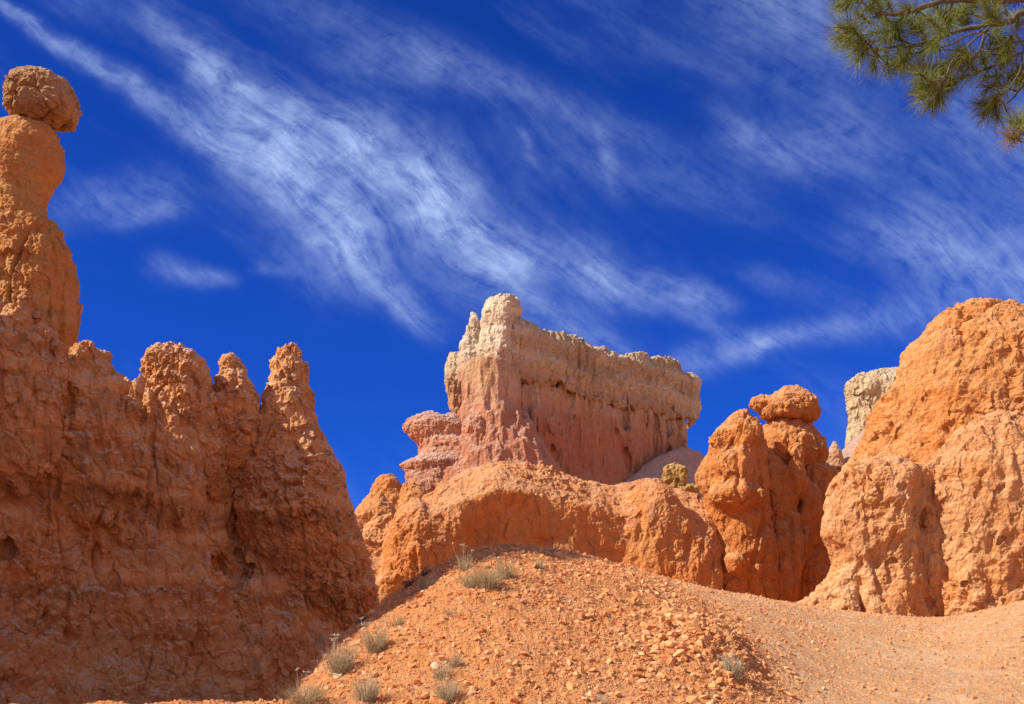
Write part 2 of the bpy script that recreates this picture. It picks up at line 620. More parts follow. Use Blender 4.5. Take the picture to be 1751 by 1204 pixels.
# ------------------------------------------------------------------ rock material
def rock_mat(name, px, A, B, stain, dust, stain_amt=0.5, dust_amt=0.6, strata=0.3, low=None, bump=1.0, seed=0.0, runs=1.0):
    m = bpy.data.materials.new(name)
    m.use_nodes = True
    t = m.node_tree
    N = NT(t)
    bs = t.nodes['Principled BSDF']
    bs.inputs['Roughness'].default_value = 0.92
    bs.inputs['Specular IOR Level'].default_value = 0.12
    tc = t.nodes.new('ShaderNodeTexCoord')
    P = N.vm('SCALE', tc.outputs['Object'], 1.0 / px)        # in pixel sized units
    P = N.vm('ADD', P, (seed * 91.0, seed * 37.0, 0.0))
    big = N.noise(P, 1 / 110.0, 5, 0.6, 0.6)
    col = N.mix(N.ramp(big, 0.32, 0.68), A, B)
    # vertical wash streaks and grey mauve stains
    st = N.vm('MULTIPLY', P, (1 / 26.0, 1 / 26.0, 1 / (26.0 * 5.0)))
    sn = N.noise(st, 1.0, 5, 0.6, 0.4)
    bl = N.noise(P, 1 / 48.0, 5, 0.65, 0.8)
    sm = N.m('MULTIPLY', N.ramp(sn, 0.45, 0.75), N.ramp(bl, 0.42, 0.66))
    col = N.mix(N.m('MULTIPLY', sm, stain_amt * runs), col, stain)
    sp = N.noise(P, 1 / 14.0, 4, 0.7)
    col = N.mix(N.m('MULTIPLY', N.ramp(sp, 0.56, 0.74), stain_amt * 0.6), col, stain)
    # beds of slightly different tone
    sx = N.xyz(P)
    wv = N.noise(P, 1 / 130.0, 3, 0.5)
    zz = N.m('ADD', N.m('MULTIPLY', sx[2], 1 / 30.0), N.m('MULTIPLY', wv, 3.0))
    bd = N.noise(N.cxyz(zz, 0.3, seed), 1.0, 4, 0.6)
    bc = N.mix(N.ramp(bd, 0.3, 0.7, False), (0.70, 0.62, 0.56), (1.22, 1.26, 1.32))
    col = N.mix(strata, col, bc, 'MULTIPLY')
    if low:      # a lower bed of another colour: (z, soft edge, colour)
        gz = t.nodes.new('ShaderNodeNewGeometry')
        zw = N.m('ADD', N.xyz(gz.outputs['Position'])[2], N.m('MULTIPLY_ADD', wv, 60 * px, -30 * px))
        fl = N.noise(N.vm('MULTIPLY', P, (1 / 9.0, 1 / 9.0, 1 / 120.0)), 1.0, 4, 0.6)
        zw = N.m('ADD', zw, N.m('MULTIPLY_ADD', fl, 110 * px, -55 * px))
        col = N.mix(N.ramp(zw, low[0] + low[1], low[0] - low[1]), col, low[2])
    # pale weathered crust and dust lying on the flatter faces
    gm = t.nodes.new('ShaderNodeNewGeometry')
    nz = N.xyz(gm.outputs['Normal'])[2]
    dn = N.noise(P, 1 / 22.0, 5, 0.65)
    dm = N.ramp(N.m('ADD', nz, N.m('MULTIPLY_ADD', dn, 1.1, -0.55)), 0.22, 0.72)
    col = N.mix(N.m('MULTIPLY', dm, dust_amt), col, dust)
    # grain
    gr = N.noise(P, 1 / 4.0, 4, 0.7)
    gv = N.m('MULTIPLY_ADD', gr, 0.5, 0.75)
    col = N.mix(1.0, col, N.cxyz(gv, gv, gv), 'MULTIPLY')
    t.links.new(col, bs.inputs['Base Color'])
    b1 = N.noise(N.vm('MULTIPLY', P, (1, 1, 0.75)), 1 / 11.0, 6, 0.72, 0.5)
    b2 = N.noise(P, 1 / 3.4, 3, 0.6)
    vo = t.nodes.new('ShaderNodeTexVoronoi')
    vo.inputs['Scale'].default_value = 1 / 9.0
    t.links.new(N.vm('ADD', P, N.vm('SCALE', N.noise(P, 1 / 8.0, 2, 0.5, color=True), 7.0)), vo.inputs['Vector'])
    bh = N.m('ADD', N.m('ADD', b1, N.m('MULTIPLY', b2, 0.35)), N.m('MULTIPLY', vo.outputs['Distance'], -0.22))
    bp = t.nodes.new('ShaderNodeBump')
    bp.inputs['Strength'].default_value = 1.0
    bp.inputs['Distance'].default_value = 7.0 * px * bump
    t.links.new(bh, bp.inputs['Height'])
    t.links.new(bp.outputs[0], bs.inputs['Normal'])
    return m


OR_A, OR_B = (0.60, 0.205, 0.058), (0.66, 0.285, 0.105)
STAIN, DUST = (0.36, 0.185, 0.130), (0.66, 0.37, 0.20)

# ------------------------------------------------------------------ materials of the formations
def pxm(D): return D / FPX
M_WALL = rock_mat('shaded wall rock', pxm(29), (0.74, 0.285, 0.088), (0.77, 0.380, 0.155), (0.44, 0.225, 0.145), (0.76, 0.48, 0.31), 0.9, 0.8, 0.8, seed=1)
M_HOOD = rock_mat('tall hoodoo rock', pxm(28), (0.66, 0.245, 0.066), (0.62, 0.33, 0.115), (0.36, 0.20, 0.10), (0.66, 0.40, 0.20), 0.5, 0.5, 0.5, seed=2)
M_CAPB = rock_mat('brown boulder rock', pxm(28), (0.46, 0.225, 0.092), (0.56, 0.31, 0.145), (0.27, 0.155, 0.085), (0.62, 0.41, 0.24), 0.8, 0.6, 0.4, seed=3)
M_RIDGE = rock_mat('ridge rock', pxm(45), (0.66, 0.225, 0.057), (0.70, 0.300, 0.100), (0.36, 0.17, 0.115), (0.74, 0.40, 0.215), 0.7, 0.6, 0.3, seed=4)
M_TWIN = rock_mat('twin hoodoo rock', pxm(47), (0.64, 0.225, 0.058), (0.68, 0.295, 0.100), (0.38, 0.19, 0.11), (0.70, 0.40, 0.20), 0.45, 0.6, 0.35, seed=5)
M_DOME = rock_mat('orange dome rock', pxm(38), (0.66, 0.245, 0.066), (0.70, 0.315, 0.108), (0.42, 0.21, 0.13), (0.70, 0.38, 0.18), 0.4, 0.45, 0.22, seed=6)
M_BUTT = rock_mat('knobbly buttress rock', pxm(36), (0.66, 0.275, 0.095), (0.72, 0.375, 0.165), (0.44, 0.24, 0.165), (0.73, 0.43, 0.235), 0.5, 0.5, 0.2, seed=7)
M_CREAM = rock_mat('cream limestone', pxm(110), (0.57, 0.41, 0.225), (0.67, 0.54, 0.35), (0.38, 0.22, 0.11), (0.58, 0.48, 0.34), 0.8, 0.5, 1.0, seed=8, bump=1.2, low=(29.6, 3.4, (0.58, 0.31, 0.155)))
M_WHITE = rock_mat('white limestone', pxm(128), (0.66, 0.48, 0.26), (0.72, 0.58, 0.36), (0.52, 0.35, 0.20), (0.60, 0.51, 0.38), 0.7, 0.5, 0.7, seed=14, bump=1.2, low=(27.5, 3.0, (0.58, 0.36, 0.25)))
M_PROW = rock_mat('pale prow limestone', pxm(104), (0.70, 0.55, 0.35), (0.80, 0.69, 0.50), (0.50, 0.32, 0.17), (0.64, 0.54, 0.40), 0.7, 0.5, 0.7, seed=15, bump=1.2, low=(30.4, 2.2, (0.62, 0.34, 0.22)))
M_PINK = rock_mat('pink limestone skirt', pxm(110), (0.58, 0.330, 0.165), (0.64, 0.43, 0.25), (0.38, 0.17, 0.10), (0.64, 0.42, 0.30), 0.7, 0.5, 0.6, seed=9, low=(26.8, 2.6, (0.53, 0.215, 0.115)))
M_TALUS = rock_mat('mauve grey talus', pxm(115), (0.50, 0.29, 0.20), (0.56, 0.36, 0.26), (0.40, 0.23, 0.17), (0.54, 0.37, 0.28), 0.3, 0.5, 0.2, seed=10)
M_LEDGE = rock_mat('banded ledge rock', pxm(103), (0.56, 0.235, 0.115), (0.58, 0.290, 0.175), (0.26, 0.155, 0.13), (0.60, 0.42, 0.33), 0.7, 0.8, 0.9, seed=11)
M_KNOB = rock_mat('bright orange knob rock', pxm(95), (0.64, 0.225, 0.055), (0.64, 0.290, 0.085), (0.40, 0.20, 0.09), (0.64, 0.36, 0.20), 0.4, 0.5, 0.2, seed=12)
M_OCHRE = rock_mat('ochre rock', pxm(60), (0.48, 0.265, 0.070), (0.54, 0.335, 0.120), (0.33, 0.20, 0.08), (0.56, 0.40, 0.20), 0.5, 0.5, 0.3, seed=13)

# noise recipes (kind, period px, vertical stretch, amplitude px)
KNOB_C = [('fbm', 90, 1.3, 15), ('rok', 60, 1.5, 10)]
KNOB_F = [('rok', 46, 1.8, 6.5), ('blk', 24, 1.6, 4.0), ('rok', 15, 1.2, 3.6), ('pit', 26, 1.6, 5.0), ('crk', 90, 2.6, 5.0), ('bil', 6.5, 1.0, 1.2), ('str', 26, 1, 2.5)]
WALL_C = [('fbm', 130, 1.8, 20), ('rid', 80, 4.0, 9), ('rok', 80, 1.7, 10), ('str', 70, 1, 8)]
WALL_F = [('rok', 46, 1.6, 9.0), ('crk', 76, 2.4, 8.0), ('blk', 22, 1.5, 3.6), ('rok', 14, 1.4, 3.8), ('pit', 22, 1.8, 6.0), ('crk', 30, 1.8, 3.4), ('bil', 6.5, 1.1, 1.3), ('str', 30, 1, 3.0)]
SMOO_C = [('fbm', 85, 1.4, 10), ('fbm', 40, 2.5, 4)]
SMOO_F = [('rok', 44, 1.8, 6.5), ('blk', 22, 1.6, 2.6), ('crk', 60, 2.4, 5.0), ('rok', 13, 1.3, 2.4), ('pit', 20, 1.7, 4.0), ('bil', 6, 1.0, 0.9), ('str', 24, 1, 2.0)]
SPIR_C = [('fbm', 50, 1.4, 5), ('rok', 44, 1.7, 5), ('str', 30, 1, 3)]
SPIR_F = [('rok', 28, 1.4, 6.0), ('blk', 16, 1.2, 4.0), ('rok', 11, 1, 2.4), ('crk', 40, 1.8, 3.5), ('bil', 5.5, 1, 1.0)]

R_ = lambda u, v, D: tuple(W(u, v, D))

# ------------------------------------------------------------------ left: wall with three spires, tall hoodoo with boulder
t = thing('rock_wall', 'broad orange rock wall in shade at left, topped by three blunt spires', 'rock wall', R_(300, 1215, 29))
wl = wall([(-330, 470, 24.5), (-100, 490, 25.5), (0, 512, 26), (50, 546, 26.6), (110, 586, 27.3), (180, 640, 28), (240, 655, 28.6), (300, 668, 29), (352, 690, 29.6), (364, 735, 29.8), (400, 720, 30.2),
           (440, 800, 30.6), (500, 745, 31.4), (535, 745, 31.7), (560, 778, 32), (580, 802, 32.3), (595, 850, 32.6), (606, 890, 33), (622, 950, 33.3), (640, 1020, 33.6), (652, 1080, 33.8)],
          1290, [(0, 14), (50, 46), (200, 92), (330, 118), (430, 112), (560, 150), (700, 205)], [(0, 14), (200, 80), (700, 200)], 16)
lobes = [wl, blob(130, 770, 26.4, 110, 150, 46), blob(20, 690, 25.3, 95, 170, 60), blob(500, 880, 30.3, 98, 96, 66), blob(275, 820, 28.0, 90, 130, 42),
         blob(590, 1080, 31.9, 60, 170, 80)]
build('wall', lobes, 29, M_WALL, t, vox=5.0, sub=2, k=16,
      carve=[blob(396, 840, 28.6, 12, 130, 52), blob(232, 905, 26.2, 20, 150, 26), blob(60, 935, 24.4, 120, 16, 40), blob(120, 1162, 24.0, 150, 9, 50), blob(480, 972, 28.9, 90, 12, 34), blob(190, 690, 27.3, 62, 55, 40)],
      coarse=WALL_C, fine=WALL_F, seed=1)
build('spire', [loft([(592, 264, 310), (600, 253, 328), (612, 249, 344), (625, 246, 354), (650, 243, 361), (700, 236, 368), (770, 226, 376), (860, 216, 384), (1000, 220, 380)], 28.4, 0.8, dD=[(590, 0), (780, 0.2), (860, 1.2), (1000, 3.0)])], 28.7, M_WALL, t, vox=3.6, sub=2,
      coarse=SPIR_C, fine=SPIR_F, seed=21, label='short blunt spire with a notched top')
build('spire', [loft([(603, 388, 394), (614, 378, 408), (640, 371, 424), (670, 363, 437), (700, 350, 444), (740, 338, 442), (800, 332, 440), (850, 330, 440), (1000, 330, 440)], 29.1, 0.95, dD=[(590, 0), (760, 0.1), (850, 1.2), (1000, 3.0)])], 29.6, M_WALL, t, vox=3.6, sub=2,
      coarse=SPIR_C, fine=SPIR_F, seed=22, label='narrow middle spire with a pale streak')
build('spire', [loft([(587, 488, 506), (602, 475, 515), (620, 467, 522), (635, 463, 529), (655, 458, 529), (690, 446, 537), (720, 437, 541), (760, 425, 562), (790, 414, 579), (830, 404, 591), (880, 402, 601), (940, 408, 611), (1000, 425, 625), (1150, 440, 640)], 29.7, 0.8, dD=[(590, 0), (880, 0.1), (960, 0.9), (1060, 2.2), (1150, 3.0)])], 30.4, M_WALL, t, vox=4.2, sub=2,
      coarse=SPIR_C, fine=SPIR_F, seed=23, label='tall tapering spire, its top catching the sun')

t = thing('hoodoo', 'tall hoodoo at left edge balancing a brown boulder like a head', 'hoodoo', R_(30, 600, 31.5))
build('pedestal', [loft([(372, -25, 78), (382, -36, 94), (398, -42, 107), (440, -52, 119), (480, -62, 127), (510, -66, 129), (560, -70, 128), (590, -75, 120), (650, -80, 112), (760, -80, 110)], 31.5, 0.8, 2.4)], 31.5, M_HOOD, t, vox=4.0, sub=2,
      coarse=[('fbm', 80, 1.6, 8), ('rok', 60, 2.0, 7)], fine=[('rok', 40, 1.9, 6.5), ('crk', 60, 2.6, 6), ('blk', 20, 1.5, 2.6), ('pit', 22, 1.8, 5.0), ('rok', 12, 1, 2.2), ('bil', 6, 1, 0.9)], seed=31)
build('torso', [loft([(200, 34, 66), (207, 26, 72), (214, 6, 84), (230, -13, 96), (250, -21, 103), (275, -25, 105), (295, -24, 102), (315, -18, 91), (330, -13, 83), (350, -15, 78), (380, -22, 80), (400, -26, 90)], 31.5, 0.9)], 31.5, M_HOOD, t, vox=3.6, sub=2,
      coarse=[('fbm', 60, 1.2, 5)], fine=[('rok', 40, 1.3, 4.5), ('pit', 20, 1.3, 2.5), ('rok', 13, 1.2, 2.2), ('bil', 6, 1, 0.9)], seed=32)
build('head_boulder', [loft([(126, 46, 84), (130, 32, 96), (137, 22, 106), (147, 16, 116), (158, 14, 123), (172, 14, 128), (188, 16, 128), (198, 22, 126), (205, 36, 120), (209, 66, 110), (212, 80, 98)], 31.4, 0.85, 3.4)], 31.4, M_CAPB, t, vox=3.2, sub=2, k=8,
      coarse=[('fbm', 60, 1.0, 6), ('rok', 50, 0.8, 7)], fine=[('rok', 34, 0.8, 5.0), ('crk', 50, 1.4, 5.0), ('blk', 40, 0.7, 4.0), ('rok', 12, 1, 2.0), ('bil', 6, 1, 0.8)], seed=33)

# ------------------------------------------------------------------ centre: rounded ridge
t = thing('rock_ridge', 'long rounded orange ridge across the middle, with a rubble top above a smooth hollowed face', 'rock ridge', R_(930, 1100, 45))
rl = wall([(646, 1010, 43.6), (652, 955, 43.8), (675, 920, 44), (701, 886, 44.2), (731, 853, 44.4), (753, 830, 44.6), (780, 812, 44.8), (813, 801, 45), (850, 791, 45), (887, 794, 45.3), (924, 801, 45.6), (961, 810, 46),
           (1000, 821, 46.3), (1035, 828, 46.5), (1056, 832, 46.6), (1070, 828, 46.6), (1102, 823, 46.8), (1124, 820, 46.9), (1147, 836, 47), (1169, 839, 47), (1191, 844, 47.1), (1208, 858, 47.2), (1216, 890, 47.3), (1222, 965, 47.3), (1238, 1020, 47.4), (1246, 1060, 47.4)],
          1130, [(0, 12), (30, 50), (60, 84), (90, 92), (260, 100)], [(0, 12), (60, 80), (260, 120)], 12)
build('ridge', [rl, blob(712, 990, 43.4, 62, 130, 70), blob(1120, 920, 45.2, 62, 95, 50), blob(1150, 1010, 44.8, 90, 110, 36), blob(1215, 1000, 46.2, 46, 120, 36)], 45, M_RIDGE, t, vox=4.2, sub=2, k=14,
      carve=[blob(930, 915, 42.9, 140, 80, 34)], ck=14,
      coarse=[('fbm', 90, 1.3, 10)], fine=[('rok', 46, 1.9, 4.5), ('rid', 30, 4.0, 2.0), ('blk', 20, 1.6, 2.0), ('rok', 13, 1.4, 2.4), ('pit', 20, 2.2, 4.0), ('bil', 6, 1, 1.0)], seed=41)

# ------------------------------------------------------------------ pair of hoodoos
t = thing('hoodoo', 'stout uncapped orange hoodoo with rounded top, left of the capped hoodoo', 'hoodoo', R_(1260, 1090, 46))
build('column', [loft([(705, 1262, 1276), (712, 1250, 1293), (723, 1238, 1301), (742, 1223, 1304), (753, 1214, 1304), (764, 1213, 1305), (794, 1200, 1308), (816, 1191, 1312), (833, 1191, 1314), (845, 1203, 1317), (862, 1204, 1319), (900, 1206, 1321), (1010, 1204, 1332), (1100, 1198, 1345)], 46, 0.8),
                 blob(1256, 846, 44.9, 44, 22, 26), blob(1280, 738, 45.0, 20, 26, 16), blob(1228, 752, 45.2, 15, 17, 14), blob(1248, 800, 44.9, 30, 36, 18), blob(1256, 962, 44.5, 17, 15, 14)], 46, M_TWIN, t, vox=3.6, sub=2,
      carve=[blob(1256, 762, 44.0, 8, 30, 24), blob(1292, 880, 44.3, 5, 90, 20)], coarse=SMOO_C, fine=SMOO_F, seed=51)
t = thing('hoodoo', 'orange hoodoo carrying a tilted cap stone, right of the uncapped one', 'hoodoo', R_(1365, 1090, 48))
build('column', [loft([(796, 1328, 1414), (812, 1320, 1432), (835, 1317, 1424), (872, 1315, 1417), (940, 1313, 1420), (970, 1312, 1421), (1010, 1306, 1420), (1100, 1296, 1430)], 48, 0.8), blob(1364, 806, 46.4, 16, 42, 14), blob(1384, 856, 46.6, 16, 30, 14), blob(1316, 870, 47.2, 40, 100, 40), blob(1345, 950, 46.6, 36, 110, 24)], 48, M_TWIN, t, vox=3.6, sub=2,
      carve=[blob(1318, 950, 45.8, 4, 100, 22), blob(1376, 950, 46.2, 4, 90, 22)],
      coarse=SMOO_C, fine=SMOO_F, seed=52)
build('torso', [loft([(719, 1316, 1378), (724, 1309, 1385), (735, 1305, 1393), (753, 1303, 1408), (775, 1307, 1415), (786, 1314, 1412), (796, 1330, 1402), (810, 1338, 1398)], 47.6, 0.85)], 47.6, M_TWIN, t, vox=2.8, sub=2,
      coarse=[('fbm', 40, 1.2, 6), ('rok', 40, 1.2, 6)], fine=[('rok', 30, 1.3, 4.6), ('crk', 44, 1.8, 4.0), ('blk', 18, 1.2, 1.8), ('rok', 10, 1, 1.8)], seed=53)
build('cap_stone', [loft([(660, 1345, 1364), (664, 1334, 1373), (669, 1328, 1380), (677, 1318, 1388), (686, 1300, 1394), (694, 1296, 1398), (702, 1296, 1400), (712, 1300, 1400), (719, 1312, 1396), (725, 1368, 1388)], 47.4, 0.8, 2.2), blob(1302, 692, 47.4, 21, 14, 24)], 47.4, M_TWIN, t, vox=2.6, sub=2, k=6,
      coarse=[('fbm', 40, 1.0, 6), ('rok', 36, 0.8, 6)], fine=[('rok', 24, 1, 4.5), ('blk', 26, 0.8, 3.0), ('crk', 40, 1, 3), ('rok', 9, 1, 1.8)], seed=54)

# ------------------------------------------------------------------ right: dome with two buttresses
t = thing('rock_dome', 'great orange rock dome filling the right edge, with two knobbly buttresses at its foot', 'rock dome', R_(1650, 1110, 38))
build('dome', [loft([(521, 1658, 1712), (527, 1640, 1738), (538, 1617, 1762), (563, 1583, 1800), (586, 1558, 1830), (608, 1543, 1850), (640, 1531, 1870), (686, 1503, 1885), (740, 1489, 1900), (764, 1473, 1910), (800, 1448, 1920), (850, 1432, 1930), (1100, 1425, 1940)], 39.5, 0.65),
               ], 39, M_DOME, t, vox=5.0, sub=2,
      carve=[blob(1590, 722, 35.4, 42, 34, 40)],
      coarse=[('fbm', 110, 1.2, 14), ('rok', 80, 1.4, 9)], fine=[('rok', 52, 1.5, 8.0), ('crk', 90, 2.0, 5.0), ('blk', 24, 1.3, 3.4), ('pit', 30, 1.0, 6.0), ('rok', 15, 1, 3.4), ('bil', 6.5, 1, 1.2), ('str', 40, 1, 3)], seed=61)
build('buttress', [loft([(784, 1492, 1545), (796, 1456, 1566), (827, 1428, 1574), (853, 1421, 1576), (908, 1411, 1577), (941, 1420, 1576), (978, 1419, 1575), (1008, 1397, 1577), (1034, 1371, 1580), (1120, 1335, 1590)], 36, 0.75, 2.3), blob(1585, 970, 36.2, 42, 190, 46)], 36, M_BUTT, t, vox=4.4, sub=2,
      carve=[blob(1484, 1030, 34.2, 5, 50, 30), blob(1578, 900, 34.6, 4, 110, 10)], coarse=KNOB_C + [('rid', 60, 3.0, 5)], fine=KNOB_F, seed=62)
build('buttress', [loft([(705, 1692, 1736), (716, 1668, 1752), (742, 1636, 1772), (768, 1613, 1784), (800, 1591, 1794), (850, 1577, 1802), (950, 1574, 1808), (1060, 1576, 1812), (1120, 1570, 1820)], 36.1, 0.8, 2.5)], 36, M_BUTT, t, vox=4.6, sub=2,
      coarse=KNOB_C, fine=KNOB_F, seed=63)

# ------------------------------------------------------------------ far butte
t = thing('butte', 'far cream limestone butte over a fluted pink skirt, square tower at its left end', 'butte', R_(980, 985, 110))
BF = [('rok', 22, 2.4, 3.6), ('rid', 13, 5.0, 2.2), ('blk', 11, 1.4, 2.0), ('str', 11, 1, 2.6), ('rok', 7, 1.3, 1.3)]
build('tower', [loft([(508, 844, 872), (513, 833, 886), (521, 828, 889), (529, 826, 893), (537, 824, 890), (555, 822, 887), (600, 817, 888), (640, 812, 889), (668, 806, 890)], 104, 1.0, 4.0, rot=math.radians(-28))], 104, M_PROW, t, vox=3.4, sub=2,
      coarse=[('fbm', 40, 2.2, 4), ('rid', 30, 4, 3)], fine=BF, seed=71)
build('pinnacle', [loft([(535, 806, 811), (549, 802, 819), (564, 798, 823), (588, 787, 824), (635, 783, 822), (652, 788, 818)], 104.5, 0.8, 2.4)], 104, M_PROW, t, vox=3.0, sub=2,
      coarse=[('fbm', 30, 2.2, 3), ('rid', 26, 4, 2)], fine=BF, seed=72)
build('flank', [loft([(603, 769, 786), (612, 765, 800), (638, 760, 802), (660, 761, 800), (679, 764, 797), (705, 773, 793), (715, 780, 788)], 107, 0.9, 2.4)], 107, M_CREAM, t, vox=3.0, sub=2,
      coarse=[('fbm', 30, 1.6, 4)], fine=BF, seed=73, label='bulging yellowish flank overhanging the pink waist')
build('cap_wall', [wall([(872, 552, 104.5), (905, 563, 106), (960, 578, 108.5), (995, 590, 110.2), (1030, 602, 113.4), (1050, 611, 114.6), (1090, 613, 117), (1130, 617, 119.5), (1157, 622, 121.4), (1163, 640, 121.9), (1186, 645, 123), (1192, 652, 123.6)],
                        699, [(0, 26), (10, 33), (60, 32), (95, 29), (130, 20)], [(0, 26), (120, 40)], 6, rag=30), blob(1138, 655, 118.2, 9, 34, 9)], 112, M_CREAM, t, vox=3.6, sub=2, k=6,
      coarse=[('fbm', 60, 1.6, 6), ('rid', 34, 3.5, 4), ('rok', 40, 1.6, 7), ('str', 22, 1, 5)], fine=BF + [('crk', 46, 3.0, 3), ('rok', 26, 1.8, 3)], seed=74)
FINS = []
for q in range(26):
    u_ = 892 + 280 * (q + 0.6 * random.random()) / 26
    d_ = float(np.interp(u_, [880, 1000, 1120, 1166], [105.5, 111.5, 119, 122]))
    v_ = float(np.interp(u_, [880, 1170], [706, 775])) + random.uniform(-8, 12)
    FINS.append(blob(u_, v_, d_ - 1.15, random.uniform(3.2, 5.5), random.uniform(30, 52), random.uniform(11, 18)))
build('skirt', [wall([(795, 634, 103.5), (830, 634, 104), (880, 648, 105.5), (1000, 686, 111), (1120, 715, 119), (1166, 722, 122), (1174, 735, 122.6)], 960,
                     [(0, 19), (40, 20), (90, 26), (160, 40), (320, 80)], [(0, 8), (60, 20), (320, 120)], 6),
                *FINS,
                loft([(622, 802, 880), (640, 798, 884), (660, 796, 884), (690, 791, 888), (700, 787, 892), (714, 783, 900), (740, 775, 915), (790, 745, 950), (900, 700, 1000)], 103.2, 0.8)], 110, M_PINK, t, vox=3.8, sub=2, k=10,
      coarse=[('fbm', 60, 1.4, 7), ('rid', 26, 5.0, 10)], fine=[('rid', 16, 5.5, 3.4), ('rok', 18, 2.0, 1.8), ('rok', 8, 1.2, 0.9)], seed=75)
build('talus_apron', [wall([(1040, 850, 112), (1110, 790, 114.5), (1168, 766, 117), (1200, 777, 119), (1260, 830, 121)], 960, [(0, 8), (60, 60), (200, 220)], [(0, 8), (200, 150)], 10)], 115, M_TALUS, t, vox=4.5, sub=2,
      coarse=[('fbm', 60, 1, 5), ('rid', 34, 2.5, 3)], fine=[('rid', 20, 3.5, 2.2), ('rok', 14, 1, 1.4), ('bil', 6, 1, 0.7)], seed=76)
build('anvil_ledge', [loft([(704, 730, 741), (709, 718, 750), (715, 700, 776), (722, 693, 796), (733, 689, 802), (740, 694, 804), (750, 703, 806), (757, 716, 850), (765, 718, 862), (778, 716, 868), (785, 705, 868), (796, 685, 868), (803, 687, 868), (806, 693, 866), (830, 690, 866), (900, 688, 840)], 102.5, 0.6),
                      loft([(706, 765, 774), (715, 758, 788), (728, 752, 800), (745, 750, 806)], 102.6, 0.8), blob(812, 735, 100.8, 22, 26, 18)], 102.5, M_LEDGE, t, vox=2.8, sub=2, k=5,
      coarse=[('fbm', 36, 1.0, 3), ('rok', 30, 1, 3)], fine=[('rok', 18, 1.1, 2.6), ('str', 12, 1, 2.4), ('blk', 10, 1, 1.2), ('rok', 7, 1, 0.9)], seed=77)

t = thing('rock_outcrop', 'cluster of small bright orange knobs below the butte, beside the shaded spire', 'rock outcrop', R_(665, 900, 95))
KC = [('fbm', 34, 1.0, 5), ('rok', 34, 1, 5)]
KF = [('rok', 20, 1.1, 3.0), ('blk', 10, 1, 1.6), ('rok', 7, 1, 0.9)]
build('knob', [loft([(812, 652, 674), (826, 639, 684), (845, 630, 692), (869, 612, 704), (882, 603, 712), (930, 590, 730)], 95, 0.8)], 95, M_KNOB, t, vox=3.0, sub=2, coarse=KC, fine=KF, seed=81)
build('knob', [loft([(828, 690, 718), (850, 684, 740), (880, 676, 756), (930, 660, 770)], 93, 0.8)], 93, M_KNOB, t, vox=3.0, sub=2, coarse=KC, fine=KF, seed=82)
build('knob', [loft([(845, 644, 656), (858, 634, 664), (876, 618, 680), (890, 608, 690), (930, 600, 700)], 90, 0.8)], 90, M_KNOB, t, vox=3.0, sub=2, coarse=KC, fine=KF, seed=83)

t = thing('rock_slope', 'pale pink rubbly slope glimpsed between the shaded wall and the rounded ridge', 'rock slope', R_(660, 1050, 66))
build('slope', [wall([(540, 884, 66), (610, 880, 66), (660, 877, 66), (705, 876, 66), (800, 880, 66)], 1090, [(0, 5), (40, 26), (210, 110)], [(0, 5), (200, 80)], 6)], 66, M_RIDGE, t, vox=4.5, sub=2,
      coarse=[('fbm', 60, 1.6, 8), ('rid', 40, 2, 4)], fine=KNOB_F, seed=84)

t = thing('small_rock', 'small ochre yellow rock knob between the ridge and the uncapped hoodoo', 'rock', R_(1150, 880, 60))
build('knob', [loft([(793, 1142, 1158), (799, 1134, 1167), (812, 1131, 1171), (832, 1129, 1176), (880, 1120, 1188)], 60, 0.8), blob(1140, 818, 58.8, 9, 22, 8), blob(1166, 812, 58.8, 8, 16, 8), blob(1184, 836, 58, 14, 6, 12)], 60, M_OCHRE, t, vox=2.4, sub=2, coarse=KC, fine=KF, seed=85)

t = thing('rock_pillar', 'far white limestone pillar half hidden behind the orange dome', 'rock pillar', R_(1500, 900, 128))
build('pillar', [loft([(633, 1505, 1560), (639, 1482, 1575), (647, 1460, 1590), (656, 1447, 1600), (675, 1444, 1600), (708, 1448, 1600), (738, 1446, 1600), (769, 1441, 1600), (800, 1432, 1610)], 128, 0.7, 4.5, rot=-0.35)], 128, M_WHITE, t, vox=3.2, sub=2,
      coarse=[('fbm', 40, 2, 5), ('rok', 40, 2, 6), ('str', 20, 1, 2)], fine=[('rok', 26, 2.0, 4.0), ('blk', 14, 1.4, 2.4), ('rok', 9, 1.2, 1.4)], seed=86)
build('talus_apron', [wall([(1380, 850, 125), (1412, 796, 125), (1445, 766, 125), (1500, 715, 125), (1580, 700, 125)], 1000, [(0, 8), (60, 50), (220, 180)], [(0, 8), (220, 150)], 8)], 125, M_TALUS, t, vox=4.5, sub=2,
      coarse=[('fbm', 50, 1, 4)], fine=[('rok', 14, 1, 1.4), ('bil', 6, 1, 0.7)], seed=87)
t = thing('small_rock', 'tiny pale pointed rock on the mauve talus just right of the capped hoodoo', 'rock', R_(1427, 790, 123))
build('knob', [loft([(756, 1425, 1429), (764, 1419, 1434), (772, 1415, 1439), (800, 1410, 1445)], 123, 0.8)], 123, M_CREAM, t, vox=1.8, sub=2, coarse=[('fbm', 20, 1, 3)], fine=[('bil', 10, 1, 1.2), ('fbm', 5, 1, 0.7)], seed=88)

t = thing('shade_cliff', 'unseen orange cliff added beyond the left edge to cast shade over the wall and mound', 'cliff', (-20, 18, 0))
OFFC = t  # unseen rock mass, added to throw shade on wall and mound


def blob_w(c, r, p=2.0):
    c = np.array(c, float); r = np.array(r, float)

    def f(X, Y, Z):
        q = (np.abs((X - c[0]) / r[0]) ** p + np.abs((Y - c[1]) / r[1]) ** p + np.abs((Z - c[2]) / r[2]) ** p) ** (1 / p)
        return (q - 1) * r.min()
    return f, np.array([c - r, c + r])


